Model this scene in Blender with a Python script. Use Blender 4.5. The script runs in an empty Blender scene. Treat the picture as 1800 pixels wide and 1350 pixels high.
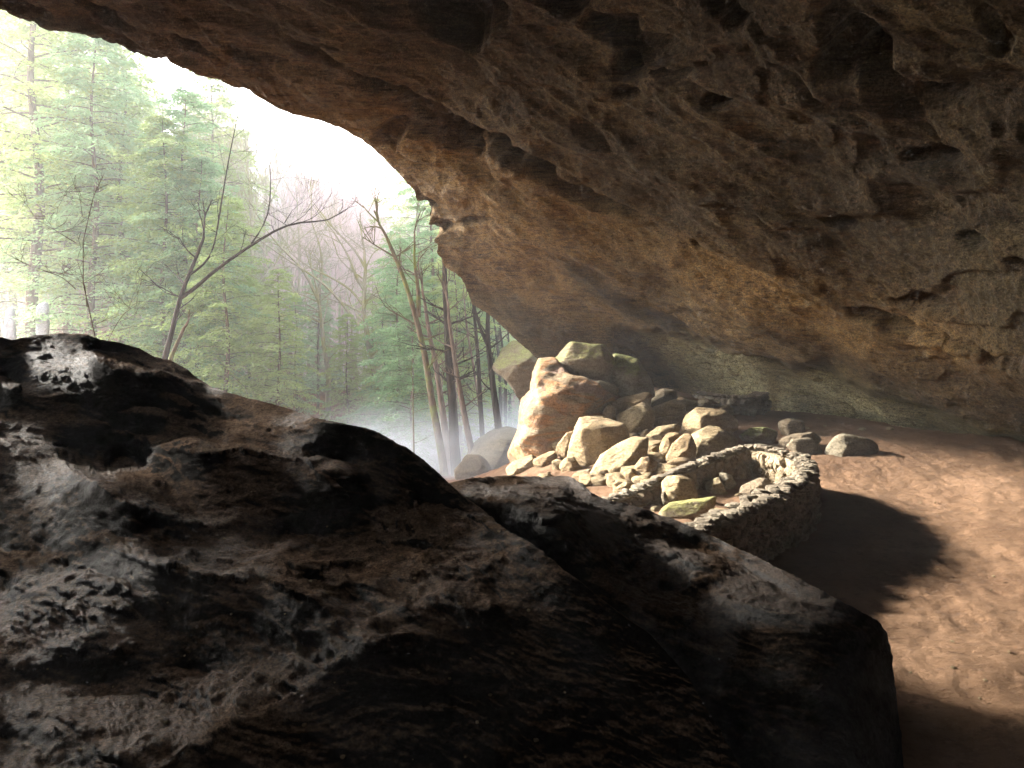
import bpy, math, random
import numpy as np
from mathutils import Vector

# ------------------------------------------------------------------ basics
F, CU, HV = 1300.0, 900.0, 600.0          # focal length in photo pixels, principal column, horizon row
R = math.radians
scene = bpy.context.scene
COL = scene.collection
rs = np.random.RandomState

def P(u, v, Y):
    return np.array([(u - CU) / F * Y, Y, (HV - v) / F * Y])

def mesh_from(name, verts, faces, mat=None, smooth=True):
    """verts (n,3) array, faces (m,k) array or list of arrays of equal k."""
    me = bpy.data.meshes.new(name)
    verts = np.asarray(verts, dtype=np.float32)
    fl = faces if isinstance(faces, list) else [faces]
    fl = [np.asarray(f, dtype=np.int32) for f in fl if len(f)]
    me.vertices.add(len(verts)); me.vertices.foreach_set('co', verts.ravel())
    tot = sum(f.size for f in fl); me.loops.add(tot)
    me.loops.foreach_set('vertex_index', np.concatenate([f.ravel() for f in fl]))
    nf = sum(len(f) for f in fl); me.polygons.add(nf)
    sizes = np.concatenate([np.full(len(f), f.shape[1], dtype=np.int32) for f in fl])
    starts = np.concatenate([[0], np.cumsum(sizes)[:-1]]).astype(np.int32)
    me.polygons.foreach_set('loop_start', starts)
    me.polygons.foreach_set('use_smooth', np.full(nf, smooth, dtype=bool))
    me.update(calc_edges=True); me.validate()
    if mat: me.materials.append(mat)
    return me

def link(name, me, parent=None, loc=(0, 0, 0), rotz=0.0):
    o = bpy.data.objects.new(name, me); COL.objects.link(o)
    o.location = loc; o.rotation_euler = (0, 0, rotz)
    if parent: o.parent = parent
    return o

def tag(o, label=None, cat=None, group=None, kind=None):
    if label: o['label'] = label
    if cat: o['category'] = cat
    if group: o['group'] = group
    if kind: o['kind'] = kind
    return o

def grid_faces(nr, nc):
    i = np.arange(nr - 1)[:, None] * nc + np.arange(nc - 1)[None, :]
    return np.stack([i, i + 1, i + nc + 1, i + nc], -1).reshape(-1, 4)

def attr(me, name, vals):
    a = me.attributes.new(name, 'FLOAT', 'POINT')
    a.data.foreach_set('value', np.asarray(vals, dtype=np.float32).ravel())

# ------------------------------------------------------------------ noise
def _h(ix, iy, iz, s):
    n = (ix.astype(np.int64) * 374761393 + iy.astype(np.int64) * 668265263 + iz.astype(np.int64) * 2147483647 + s * 1274126177) & 0xffffffff
    n = ((n ^ (n >> 13)) * 1274126177) & 0xffffffff
    n = ((n ^ (n >> 15)) * 2246822519) & 0xffffffff
    return ((n ^ (n >> 16)) & 0xffff) / 32767.5 - 1.0

def vnoise(p, s=0):
    i = np.floor(p); f = p - i; i = i.astype(np.int64)
    f = f * f * f * (f * (f * 6 - 15) + 10)
    x, y, z = i[..., 0], i[..., 1], i[..., 2]; fx, fy, fz = f[..., 0], f[..., 1], f[..., 2]
    def L(a, b, t): return a + (b - a) * t
    c = [[[_h(x + a, y + b, z + d, s) for d in (0, 1)] for b in (0, 1)] for a in (0, 1)]
    return L(L(L(c[0][0][0], c[0][0][1], fz), L(c[0][1][0], c[0][1][1], fz), fy),
             L(L(c[1][0][0], c[1][0][1], fz), L(c[1][1][0], c[1][1][1], fz), fy), fx)

def fbm(p, oct=4, s=0, gain=.5):
    a, t, n = 1.0, 0.0, 0.0
    for k in range(oct):
        t = t + a * vnoise(p * (2.03 ** k) + 17.3 * k, s + k); n += a; a *= gain
    return t / n

def ridged(p, oct=4, s=0, gain=.5):
    a, t, n = 1.0, 0.0, 0.0
    for k in range(oct):
        t = t + a * (1 - 2 * np.abs(vnoise(p * (2.03 ** k) + 11.1 * k, s + k))); n += a; a *= gain
    return t / n

def sstep(x, a, b):
    t = np.clip((x - a) / (b - a), 0, 1); return t * t * (3 - 2 * t)

class TPS:
    def __init__(self, xy, val, lam=0.0, scale=500.0):
        self.s = scale; self.c = np.asarray(xy, float) / scale; n = len(self.c)
        K = self.k(self.c[:, None] - self.c[None]) + lam * np.eye(n)
        A = np.zeros((n + 3, n + 3)); A[:n, :n] = K; A[:n, n] = 1; A[:n, n + 1:] = self.c; A[n:, :n] = A[:n, n:].T
        self.w = np.linalg.solve(A, np.concatenate([val, [0, 0, 0]]))
    def k(self, d):
        r2 = (d ** 2).sum(-1) + 1e-12; return .5 * r2 * np.log(r2)
    def __call__(self, x, y):
        x = np.asarray(x, float) / self.s; y = np.asarray(y, float) / self.s
        out = self.w[-3] + self.w[-2] * x + self.w[-1] * y
        for (cx, cy), w in zip(self.c, self.w):
            r2 = (x - cx) ** 2 + (y - cy) ** 2 + 1e-12; out = out + w * .5 * r2 * np.log(r2)
        return out

def in_poly(u, v, poly, soft):
    """signed-distance based soft mask of a polygon (1 inside)."""
    p = np.asarray(poly, float); d = np.full(u.shape, 1e9); ins = np.zeros(u.shape, bool)
    for i in range(len(p)):
        a, b = p[i], p[(i + 1) % len(p)]; e = b - a
        t = np.clip(((u - a[0]) * e[0] + (v - a[1]) * e[1]) / (e @ e), 0, 1)
        d = np.minimum(d, np.hypot(u - a[0] - t * e[0], v - a[1] - t * e[1]))
        c = (a[1] > v) != (b[1] > v)
        with np.errstate(divide='ignore', invalid='ignore'):
            ins ^= c & (u < e[0] * (v - a[1]) / (e[1] if e[1] else 1e-9) + a[0])
    return sstep(np.where(ins, d, -d), -soft, soft)

# ------------------------------------------------------------------ materials
class NT:
    def __init__(self, name):
        self.m = bpy.data.materials.new(name); self.m.use_nodes = True
        self.t = self.m.node_tree; self.t.nodes.clear()
    def n(self, typ, **kw):
        nd = self.t.nodes.new(typ)
        for k, v in kw.items():
            if k == 'ins':
                for a, b in v.items():
                    if hasattr(b, 'is_output'): self.t.links.new(b, nd.inputs[a])
                    else: nd.inputs[a].default_value = b
            else: setattr(nd, k, v)
        return nd
    def noise(self, vec, scale, detail=4, rough=.55, dist=0):
        return self.n('ShaderNodeTexNoise', ins={'Vector': vec, 'Scale': scale, 'Detail': detail, 'Roughness': rough, 'Distortion': dist}).outputs[0]
    def ramp(self, fac, stops):
        r = self.n('ShaderNodeValToRGB', ins={'Fac': fac}); e = r.color_ramp.elements
        while len(e) < len(stops): e.new(.5)
        for k, (p, c) in enumerate(stops):
            e[k].position = p; e[k].color = (*c, 1) if len(c) == 3 else c
        return r.outputs[0]
    def mix(self, fac, a, b, mode='MIX'):
        m = self.n('ShaderNodeMix', data_type='RGBA', blend_type=mode)
        for i, x in ((0, fac), (6, a), (7, b)):
            if hasattr(x, 'is_output'): self.t.links.new(x, m.inputs[i])
            else: m.inputs[i].default_value = (*x, 1) if isinstance(x, tuple) and len(x) == 3 else x
        return m.outputs[2]
    def math(self, op, a, b=0.0, clamp=False):
        m = self.n('ShaderNodeMath', operation=op, use_clamp=clamp)
        for i, x in ((0, a), (1, b)):
            if hasattr(x, 'is_output'): self.t.links.new(x, m.inputs[i])
            else: m.inputs[i].default_value = x
        return m.outputs[0]
    def coords(self, scale=(1, 1, 1), rot=(0, 0, 0), kind='Object'):
        tc = self.n('ShaderNodeTexCoord')
        return self.n('ShaderNodeMapping', ins={'Vector': tc.outputs[kind], 'Scale': scale, 'Rotation': rot}).outputs[0]
    def attr(self, name):
        return self.n('ShaderNodeAttribute', attribute_name=name).outputs['Fac']
    def bump(self, h, strength, dist, prev=None):
        b = self.n('ShaderNodeBump', ins={'Height': h, 'Strength': strength, 'Distance': dist})
        if prev is not None: self.t.links.new(prev, b.inputs['Normal'])
        return b.outputs[0]
    def out(self, color, rough=.9, normal=None, spec=.3, **kw):
        if any(k in self.m.name for k in ('rock', 'sand', 'stone')): color = self.mix(1.0, color, {'cave_rock': (.84, .81, .68), 'tan_sandstone': (.88, .82, .72), 'orange_banded_sandstone': (.86, .80, .71), 'sandy_ground': (.82, .73, .66)}.get(self.m.name, (.84, .82, .78)), 'MULTIPLY')
        b = self.n('ShaderNodeBsdfPrincipled', ins={'Base Color': color if hasattr(color, 'is_output') else (*color, 1), 'Roughness': rough, 'Specular IOR Level': spec})
        if normal is not None: self.t.links.new(normal, b.inputs['Normal'])
        for k, v in kw.items():
            b.inputs[k].default_value = v
        o = self.n('ShaderNodeOutputMaterial'); self.t.links.new(b.outputs[0], o.inputs[0])
        return self.m

def cave_material():
    t = NT('cave_rock')
    # strata run down to the right: rotate so the mapping's x axis follows them
    st = t.coords((.10, .7, 1.1), (0, R(-22), 0)); iso = t.coords()
    n1 = t.noise(st, 1.1, 8, .62, .6); n2 = t.noise(iso, .35, 5, .6, .5); n3 = t.noise(iso, 9, 8, .7); n4 = t.noise(st, 6, 9, .72, .4)
    n5 = t.noise(iso, 2.2, 7, .65, .3)
    base = t.ramp(n1, [(.3, (.018, .0135, .009)), (.42, (.042, .032, .021)), (.52, (.085, .067, .043)), (.6, (.034, .026, .017)), (.72, (.13, .112, .08))])
    base = t.mix(t.ramp(n2, [(.42, (0, 0, 0)), (.62, (1, 1, 1))]), base, (.036, .028, .020), 'MIX')
    base = t.mix(t.math('MULTIPLY', t.attr('tan'), .75), base, t.ramp(n5, [(.3, (.15, .095, .042)), (.5, (.27, .175, .08)), (.7, (.23, .18, .11))]))
    base = t.mix(t.math('MULTIPLY', t.ramp(n4, [(.40, (1, 1, 1)), (.5, (0, 0, 0))]), .6), base, (.09, .06, .042))
    base = t.mix(t.math('MULTIPLY', t.ramp(n3, [(.6, (0, 0, 0)), (.76, (1, 1, 1))]), .4), base, (.30, .27, .21))
    # dark brown tone with pocket shade painted in, pale green lichen crust
    base = t.mix(t.math('MULTIPLY', t.attr('dark_tone'), t.ramp(n5, [(.25, (1, 1, 1)), (.75, (.55, .55, .55))]), True), base, (.012, .008, .007))
    lm = t.math('MULTIPLY', t.attr('lichen'), t.ramp(t.noise(iso, 3.2, 8, .7, .6), [(.37, (0, 0, 0)), (.49, (1, 1, 1))]), True)
    base = t.mix(lm, base, t.ramp(n3, [(.35, (.36, .34, .20)), (.6, (.9, .86, .63))]))
    base = t.mix(t.math('MULTIPLY', t.attr('olive'), .7), base, (.20, .175, .10))
    fl = t.noise(t.coords((.14, 1, 2.2), (0, R(-22), 0)), 9, 7, .75, .2)
    base = t.mix(1.0, base, t.ramp(fl, [(.36, (.35, .33, .32)), (.47, (.95, .95, .95)), (.60, (1.25, 1.22, 1.15)), (.7, (1.7, 1.65, 1.5))]), 'MULTIPLY')
    base = t.mix(1.0, base, t.ramp(t.noise(iso, 26, 6, .8), [(.38, (.4, .38, .36)), (.5, (1, 1, 1)), (.64, (1.6, 1.55, 1.45))]), 'MULTIPLY')
    nb = t.bump(t.noise(t.coords((.5, 1, 1), (0, R(-22), 0)), 3.2, 9, .68, .3), .9, .28)
    nb = t.bump(n3, .8, .07, nb)
    nb = t.bump(t.noise(iso, 38, 5, .7), .6, .018, nb)
    return t.out(base, .88, nb, .25)

def dark_rock_material(name, dust_and_light, s0=.50, s1=.13):
    t = NT(name)
    iso = t.coords(); st = t.coords((.5, 1, 1.6), (0, R(-18), 0))
    n1 = t.noise(iso, .9, 6, .6, .4); n2 = t.noise(iso, 14, 9, .75); n3 = t.noise(st, 4, 8, .7)
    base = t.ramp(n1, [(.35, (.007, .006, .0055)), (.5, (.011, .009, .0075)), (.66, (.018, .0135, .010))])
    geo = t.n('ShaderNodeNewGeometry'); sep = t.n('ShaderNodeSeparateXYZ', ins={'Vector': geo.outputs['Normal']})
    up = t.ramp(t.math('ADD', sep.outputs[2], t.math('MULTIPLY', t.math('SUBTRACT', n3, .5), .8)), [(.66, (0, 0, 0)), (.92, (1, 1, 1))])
    base = t.mix(t.math('MULTIPLY', up, dust_and_light), base, t.ramp(n2, [(.35, (.062, .038, .023)), (.6, (.175, .113, .072))]))  # tread dust; lit tops and shaded risers are also put into the colour
    base = t.mix(t.ramp(n2, [(.68, (0, 0, 0)), (.8, (.5, .5, .5))]), base, (.05, .04, .03))
    base = t.mix(1.0, base, t.ramp(t.noise(iso, 42, 6, .85), [(.38, (.35, .33, .3)), (.5, (1, 1, 1)), (.62, (1.7, 1.65, 1.6))]), 'MULTIPLY')
    wet = t.ramp(t.noise(iso, .8, 4, .6, .5), [(.46, (.68, .68, .68)), (.58, (.50, .50, .50))])
    ck = t.math('ABSOLUTE', t.math('SUBTRACT', t.noise(t.coords((.7, 1, 1.8), (0, R(-18), 0)), 1.7, 5, .6, .8), .5))
    ck = t.ramp(ck, [(.0, (0, 0, 0)), (.012, (1, 1, 1))]); pass
    nb = t.bump(n3, 1.0, .09); nb = t.bump(n2, 1.0, .035, nb); nb = t.bump(t.noise(iso, 75, 4, .75), .7, .008, nb)
    m = t.out(base, wet, nb, .3); bs = [x for x in t.t.nodes if x.type == 'BSDF_PRINCIPLED'][0]
    sp = t.ramp(t.math('ADD', t.noise(iso, .8, 4, .6, .5), t.math('MULTIPLY', t.math('SUBTRACT', n2, .5), .25)), [(s0, (.01, .01, .01)), (s0 + .12, (s1, s1, s1))])
    t.t.links.new(sp, bs.inputs['Specular IOR Level']); return m

def sandstone(name, cols, moss=0.0, band=0.0, seed=0.0):
    t = NT(name)
    oi = t.n('ShaderNodeObjectInfo')
    tc = t.n('ShaderNodeTexCoord')
    off = t.n('ShaderNodeVectorMath', operation='ADD', ins={0: tc.outputs['Object']})
    comb = t.n('ShaderNodeCombineXYZ', ins={0: t.math('MULTIPLY', oi.outputs['Random'], 40.0), 1: t.math('MULTIPLY', oi.outputs['Random'], 17.0), 2: seed})
    t.t.links.new(comb.outputs[0], off.inputs[1]); iso = off.outputs[0]
    st = t.n('ShaderNodeMapping', ins={'Vector': iso, 'Scale': (.45, .8, 2.0), 'Rotation': (.2, .5, 0)}).outputs[0]
    n1 = t.noise(iso, 1.3, 6, .6, .4); n2 = t.noise(iso, 11, 8, .7); n3 = t.noise(st, 3.2, 7, .65, .5)
    base = t.ramp(n1, [(.3, cols[0]), (.5, cols[1]), (.7, cols[2])])
    base = t.mix(t.math('MULTIPLY', t.ramp(n3, [(.36, (1, 1, 1)), (.5, (0, 0, 0))]), .45), base, cols[3])
    base = t.mix(t.math('MULTIPLY', t.ramp(n2, [(.3, (1, 1, 1)), (.46, (0, 0, 0))]), .5), base, tuple(c * .5 for c in cols[0]))
    ck = t.math('ABSOLUTE', t.math('SUBTRACT', t.noise(iso, .9, 4, .6, .6), .5))
    ck = t.ramp(ck, [(.0, (0, 0, 0)), (.008, (1, 1, 1))]); pass
    if band:
        n4 = t.noise(t.n('ShaderNodeMapping', ins={'Vector': iso, 'Scale': (.7, .7, 1.5), 'Rotation': (0, .6, 0)}).outputs[0], .9, 4, .55, 1.6)
        base = t.mix(t.ramp(n4, [(.48, (0, 0, 0)), (.54, (.8, .8, .8)), (.57, (.6, .6, .6)), (.62, (0, 0, 0))]), base, (.36, .19, .09))
        n5 = t.noise(iso, .75, 4, .6, 1.0)
        base = t.mix(t.ramp(n5, [(.56, (0, 0, 0)), (.62, (.85, .85, .85))]), base, (.25, .18, .16))
    if moss:
        geo = t.n('ShaderNodeNewGeometry'); sep = t.n('ShaderNodeSeparateXYZ', ins={'Vector': geo.outputs['Normal']})
        mm = t.math('ADD', t.math('MULTIPLY', sep.outputs[2], .55), t.math('MULTIPLY', n1, 1.0))
        base = t.mix(t.math('MULTIPLY', t.ramp(t.math('ADD', mm, t.math('MULTIPLY', t.math('SUBTRACT', n2, .5), .8)), [(.62, (0, 0, 0)), (.95, (1, 1, 1))]), moss), base, t.ramp(n2, [(.3, (.09, .105, .03)), (.65, (.23, .25, .075))]))
    base = t.mix(1.0, base, t.ramp(oi.outputs['Random'], [(0, (.84, .8, .76)), (.5, (1, .98, .93)), (1, (.94, 1, 1))]), 'MULTIPLY')
    base = t.mix(1.0, base, t.ramp(t.noise(iso, 24, 6, .8), [(.36, (.55, .52, .48)), (.5, (1, 1, 1)), (.64, (1.25, 1.25, 1.22))]), 'MULTIPLY')
    nb = t.bump(n3, .8, .12); nb = t.bump(n2, .9, .05, nb); nb = t.bump(t.noise(st, 1.6, 5, .6, 1.0), .6, .16, nb); nb = t.bump(t.noise(iso, 60, 4, .7), .4, .006, nb)
    return t.out(base, .9, nb, .2)

def ground_material():
    t = NT('sandy_ground')
    iso = t.coords()
    n1 = t.noise(iso, .35, 6, .6); n2 = t.noise(iso, 5, 8, .7, .3); n3 = t.noise(t.coords((1, 2.2, 1), (0, 0, .2)), 7, 6, .75, .5); n4 = t.noise(iso, 22, 6, .75)
    sand = t.ramp(n1, [(.35, (.16, .102, .064)), (.5, (.215, .142, .09)), (.65, (.28, .19, .125))])
    sand = t.mix(t.math('MULTIPLY', t.ramp(n3, [(.56, (0, 0, 0)), (.66, (1, 1, 1))]), .65), sand, (.13, .085, .06))
    sand = t.mix(t.math('MULTIPLY', t.ramp(n4, [(.6, (0, 0, 0)), (.75, (1, 1, 1))]), .4), sand, (.55, .44, .33))
    litter = t.ramp(n2, [(.3, (.10, .055, .035)), (.45, (.20, .10, .06)), (.58, (.30, .17, .10)), (.75, (.12, .14, .06))])
    sand = t.mix(t.math('MULTIPLY', t.ramp(n2, [(.36, (1, 1, 1)), (.47, (0, 0, 0))]), .5), sand, (.10, .065, .043))
    base = t.mix(t.attr('outside'), sand, litter)
    nb = t.bump(n2, 1.0, .2); nb = t.bump(n3, 1.0, .09, nb); nb = t.bump(n4, .8, .018, nb)
    return t.out(base, .95, nb, .15)

def leaf_material(name, a, b, trans=.5):
    t = NT(name)
    oi = t.n('ShaderNodeObjectInfo')
    n = t.noise(t.coords(), .9, 3, .6)
    c = t.mix(t.math('ADD', t.math('MULTIPLY', n, .9), t.math('MULTIPLY', oi.outputs['Random'], .3), True), a, b)
    d = t.n('ShaderNodeBsdfDiffuse', ins={'Color': c}); tr = t.n('ShaderNodeBsdfTranslucent', ins={'Color': c})
    mx = t.n('ShaderNodeMixShader', ins={0: trans, 1: d.outputs[0], 2: tr.outputs[0]})
    o = t.n('ShaderNodeOutputMaterial'); t.t.links.new(mx.outputs[0], o.inputs[0])
    return t.m

def bark_material(name, a, b, moss=None):
    t = NT(name)
    n = t.noise(t.coords((6, 6, 1.2)), 2.0, 6, .7)
    c = t.ramp(n, [(.35, a), (.65, b)])
    if moss:
        c = t.mix(t.ramp(t.noise(t.coords(), .9, 4, .6), [(.48, (0, 0, 0)), (.6, (.85, .85, .85))]), c, moss)
    return t.out(c, .95, t.bump(n, .8, .03), .1)

M = {
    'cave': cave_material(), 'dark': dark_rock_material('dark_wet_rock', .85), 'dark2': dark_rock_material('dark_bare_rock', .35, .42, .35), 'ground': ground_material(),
    'tan': sandstone('tan_sandstone', [(.20, .15, .094), (.28, .222, .145), (.345, .29, .205), (.135, .105, .073)]),
    'grey': sandstone('grey_sandstone', [(.13, .107, .078), (.20, .165, .12), (.24, .205, .155), (.09, .073, .055)]),
    'mossy': sandstone('mossy_sandstone', [(.16, .13, .092), (.25, .205, .15), (.29, .24, .175), (.11, .09, .065)], moss=.8),
    'band': sandstone('orange_banded_sandstone', [(.20, .155, .11), (.28, .225, .16), (.27, .24, .20), (.13, .11, .09)], band=1.0),
    'wallstone': sandstone('wall_stone', [(.20, .16, .105), (.27, .22, .155), (.33, .28, .205), (.11, .085, .06)]),
    'wallgrey': sandstone('wall_cap_stone', [(.10, .08, .06), (.16, .13, .10), (.215, .185, .145), (.065, .052, .04)]),
    'leaf': leaf_material('hemlock_needles', (.24, .33, .12), (.47, .54, .24)),
    'leaf_yellow': leaf_material('yellow_green_needles', (.24, .31, .11), (.40, .46, .19)),
    'leaf_blue': leaf_material('blue_green_needles', (.20, .33, .17), (.38, .51, .28)),
    'bark': bark_material('hemlock_bark', (.09, .065, .05), (.22, .16, .12)),
    'bark_dark': bark_material('dark_bark', (.025, .02, .018), (.07, .055, .045)),
    'bark_mossy': bark_material('mossy_bark', (.08, .06, .04), (.2, .15, .1), (.17, .2, .05)),
    'bark_pale': bark_material('pale_bark', (.26, .22, .16), (.45, .4, .31), (.30, .28, .10)),
    'bark_pink': bark_material('pinkish_twigs', (.55, .40, .42), (.75, .6, .62)),
    'snow': sandstone('old_snow', [(.36, .38, .42), (.43, .45, .49), (.5, .52, .56), (.28, .3, .33)]),
}

# ------------------------------------------------------------------ ground
GC = [  # photo column, row, distance
    (1700, 1300, 5.85), (1300, 1300, 5.85), (1600, 1000, 9.85), (1700, 850, 15.0), (1800, 786, 17.1), (1500, 762, 19.0), (1400, 735, 21.2), (1230, 700, 23.0),
    (1140, 678, 23.0), (1180, 745, 20.5), (1000, 770, 19.6), (950, 830, 17.6), (1100, 800, 17.2), (1050, 860, 15.2), (1200, 850, 14.6),
    (1260, 880, 13.4), (1180, 905, 12.2), (1320, 850, 14.6), (1500, 850, 15.3), (2100, 865, 13.6), (1500, 1060, 8.6), (880, 850, 19.5), (860, 855, 22),
    (1080, 700, 22.0), (1620, 745, 22), (1300, 1060, 8.8)]
gxy, gz = [], []
for u, v, Y in GC:
    p = P(u, v, Y); gxy.append(p[:2]); gz.append(p[2])
for x, y, z in [(0, 0, -3.3), (8, 0, -3.3), (-8, 0, -3.3), (0, -12, -3.2), (16, -8, -3.2), (-10, 8, -3.6), (-16, 14, -4.2), (-6, 16, -4.2), (-5, 24, -4.7), (0, 28, -4.8), (4, 32, -4.6), (-2, 36, -4.9),
                (-4, 42, -4.6), (10, 36, -3.6), (-14, 32, -4.2), (-16, 42, -2.6), (-12, 50, -2.8), (-30, 40, -.5), (-30, 56, 1.2), (-18, 60, .3), (0, 56, -2.8), (14, 56, -2),
                (-40, 20, -2.5), (-70, 40, 2), (-60, 80, 10), (-20, 90, 9), (10, 90, 8), (50, 80, 8), (50, 40, 1), (0, 130, 20), (-80, 130, 24), (80, 130, 20), (0, 200, 26), (-120, 200, 28), (120, 200, 28), (-120, 20, 2), (120, 20, 2), (60, -40, -3), (-60, -40, -3)]:
    gxy.append(np.array([x, y], float)); gz.append(z)
_g = TPS(gxy, np.array(gz), lam=.002, scale=20.0)
def zg(x, y): return _g(x, y)
def hit(u, v, y0=3.0, y1=90.0):
    Y = np.arange(y0, y1, .04); X = (u - CU) / F * Y
    d = (HV - v) / F * Y - zg(X, Y)
    k = np.where(d < 0)[0]
    return Y[k[0]] if len(k) else y1

def build_ground():
    a = np.linspace(-1, 1, 620); xs = np.sign(a) * (np.abs(a) * 22 + np.abs(a) ** 5 * 125) + 4
    b = np.linspace(0, 1, 620); ys = -18 + b * 58 + b ** 6 * 115
    X, Y = np.meshgrid(xs, ys); Z = zg(X, Y)
    p = np.stack([X, Y, Z * 0], -1)
    near = sstep(Y, 45, 25)
    Z = Z + fbm(p * .5, 3, 3) * .12 + near * (fbm(p * 2.6, 3, 5) * .05 + ridged(p * 4.5, 2, 9) * .02 + fbm(p * 8, 2, 19) * .012)
    Z = Z + (1 - near) * (fbm(p * .12, 4, 8) * 1.1 + fbm(p * .7, 3, 18) * .25)
    me = mesh_from('ground', np.stack([X, Y, Z], -1).reshape(-1, 3), grid_faces(620, 620), M['ground'])
    outside = np.maximum(sstep(Y - .15 * X, 22.5, 25.5), sstep(-X, 9, 13) * sstep(Y, 4, 12)) * sstep(X, 7, 3.5)
    outside = np.maximum(outside, sstep(Y, 29, 32))
    attr(me, 'outside', outside)
    tag(link('ground', me), kind='structure')
build_ground()

# ------------------------------------------------------------------ cave shell
LIP = [(-1400, 200), (-1200, 100), (-950, 40), (-700, -5), (-450, -45), (-250, -60), (-120, -30), (-40, 0), (0, 15), (30, 28), (50, 33), (75, 48), (110, 50), (140, 58), (180, 68), (215, 78), (240, 92), (262, 97), (285, 93), (310, 112), (345, 128),  # unseen stretch left of the view is shaped to keep sun off the boulder
       (385, 135), (405, 148), (430, 149), (460, 168), (510, 192), (560, 205), (600, 222), (640, 243), (667, 269), (689, 291), (715, 317), (731, 338), (736, 356), (749, 382), (752, 400), (773, 414), (770, 444),
       (782, 471), (805, 482), (820, 508), (831, 533), (858, 551), (884, 571), (905, 592), (922, 606), (938, 620), (953, 634), (985, 640), (1020, 642), (1075, 645), (1140, 660), (1192, 674), (1230, 682), (1300, 702),
       (1356, 718), (1393, 721), (1447, 728), (1511, 738), (1580, 746), (1640, 753), (1720, 764), (1800, 783), (1950, 818), (2100, 862), (2400, 970), (2900, 1250)]
CC = [(-1400, 200, 11), (-1200, 100, 12), (-700, -5, 15), (-300, -50, 17), (0, 15, 18.5), (300, 110, 20.5), (600, 222, 22.5), (770, 440, 23.8), (910, 592, 24.6), (955, 636, 24.8),
      (1140, 658, 24.0), (1230, 680, 23.3), (1356, 718, 21.8), (1511, 738, 20.3), (1640, 753, 18.8), (1800, 783, 17), (2100, 862, 13.5), (2400, 970, 10.8), (2900, 1250, 8),
      (1120, 560, 22.3), (1300, 600, 20), (1460, 610, 18.5), (1620, 660, 17), (1600, 560, 15.8), (1800, 640, 14), (900, 300, 19.5), (1200, 300, 16.5), (1200, 450, 18.8), (950, 450, 21.7), (1500, 300, 14), (1500, 450, 15.6), (1800, 300, 11.5), (600, 100, 18.5),
      (900, 0, 15.2), (1200, 0, 13), (1500, 0, 11), (1800, 0, 9.5), (300, -60, 17), (0, -300, 13), (900, -600, 9), (1800, -600, 7.2), (2900, -600, 4.6), (2900, 300, 6.2), (2300, 300, 8.5),
      (0, -900, 7.6), (-1400, -1300, 7)]
_cd = TPS([(a, b) for a, b, c in CC], np.log([c for a, b, c in CC]), lam=.0005, scale=500.0)
UL = np.array([(1000, 560), (1060, 572), (1120, 582), (1180, 592), (1260, 612), (1330, 638), (1450, 644), (1480, 668), (1600, 705), (1720, 748), (1800, 775), (2000, 840)], float)
POCK = [  # column, row, half-length, half-width, tilt deg, depth m, painted dark
    (745, 205, 60, 38, 35, .5, .9), (800, 235, 46, 30, 20, .8, 1), (860, 262, 60, 34, 15, .9, 1), (930, 290, 60, 28, 20, .6, 1), (715, 170, 40, 20, 30, .4, .8), (985, 325, 60, 18, 25, .3, .7), (690, 235, 26, 28, 40, .4, .8),
    (800, 40, 75, 32, 10, .8, .6), (960, 20, 52, 26, 8, .6, .5), (1100, 130, 34, 24, 10, .6, .4), (1125, 95, 60, 16, 15, .3, .3), (1060, 60, 60, 26, 10, .4, .3), (1280, 20, 50, 30, 15, .6, .4), (1180, 140, 42, 12, 5, .4, .3), (1070, 370, 85, 12, 18, .6, .4), (1170, 400, 60, 10, 20, .4, .3),
    (1520, 60, 70, 50, 40, .45, .3), (1560, 130, 60, 30, 20, .5, .4), (1490, 110, 40, 60, 70, .6, .3), (1650, 170, 60, 24, 12, .4, .4), (1260, 190, 26, 12, 0, .35, .3), (1640, 285, 50, 14, 5, .35, .5), (1100, 172, 30, 10, 10, .3, .3), (1330, 640, 70, 8, 12, .5, .6),
    (1700, 430, 30, 12, 10, .35, .4), (1780, 465, 30, 14, 15, .25, .4), (1620, 540, 55, 11, 14, .35, .5), (1560, 575, 80, 12, 20, .4, .3), (1720, 620, 80, 14, 10, .3, .5), (1780, 640, 60, 16, 8, .5, .6), (1640, 600, 60, 8, 16, .3, .3), (1470, 400, 34, 10, 20, .25, .3), (1230, 435, 24, 8, 15, .25, .5),
    (440, 90, 60, 9, 20, .3, .4), (560, 95, 50, 12, 25, .3, .4), (350, 85, 60, 8, 22, .25, .5), (660, 150, 50, 12, 30, .35, .6), (480, 120, 50, 8, 15, .25, .4), (180, 30, 60, 10, 20, .3, .4), (760, 400, 26, 12, 5, .3, .6), (745, 370, 14, 20, 60, .25, .7), (830, 392, 40, 8, 0, .2, .8), (1290, 55, 22, 30, 50, .4, .3), (1740, 60, 50, 20, 60, .2, .3)]

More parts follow.
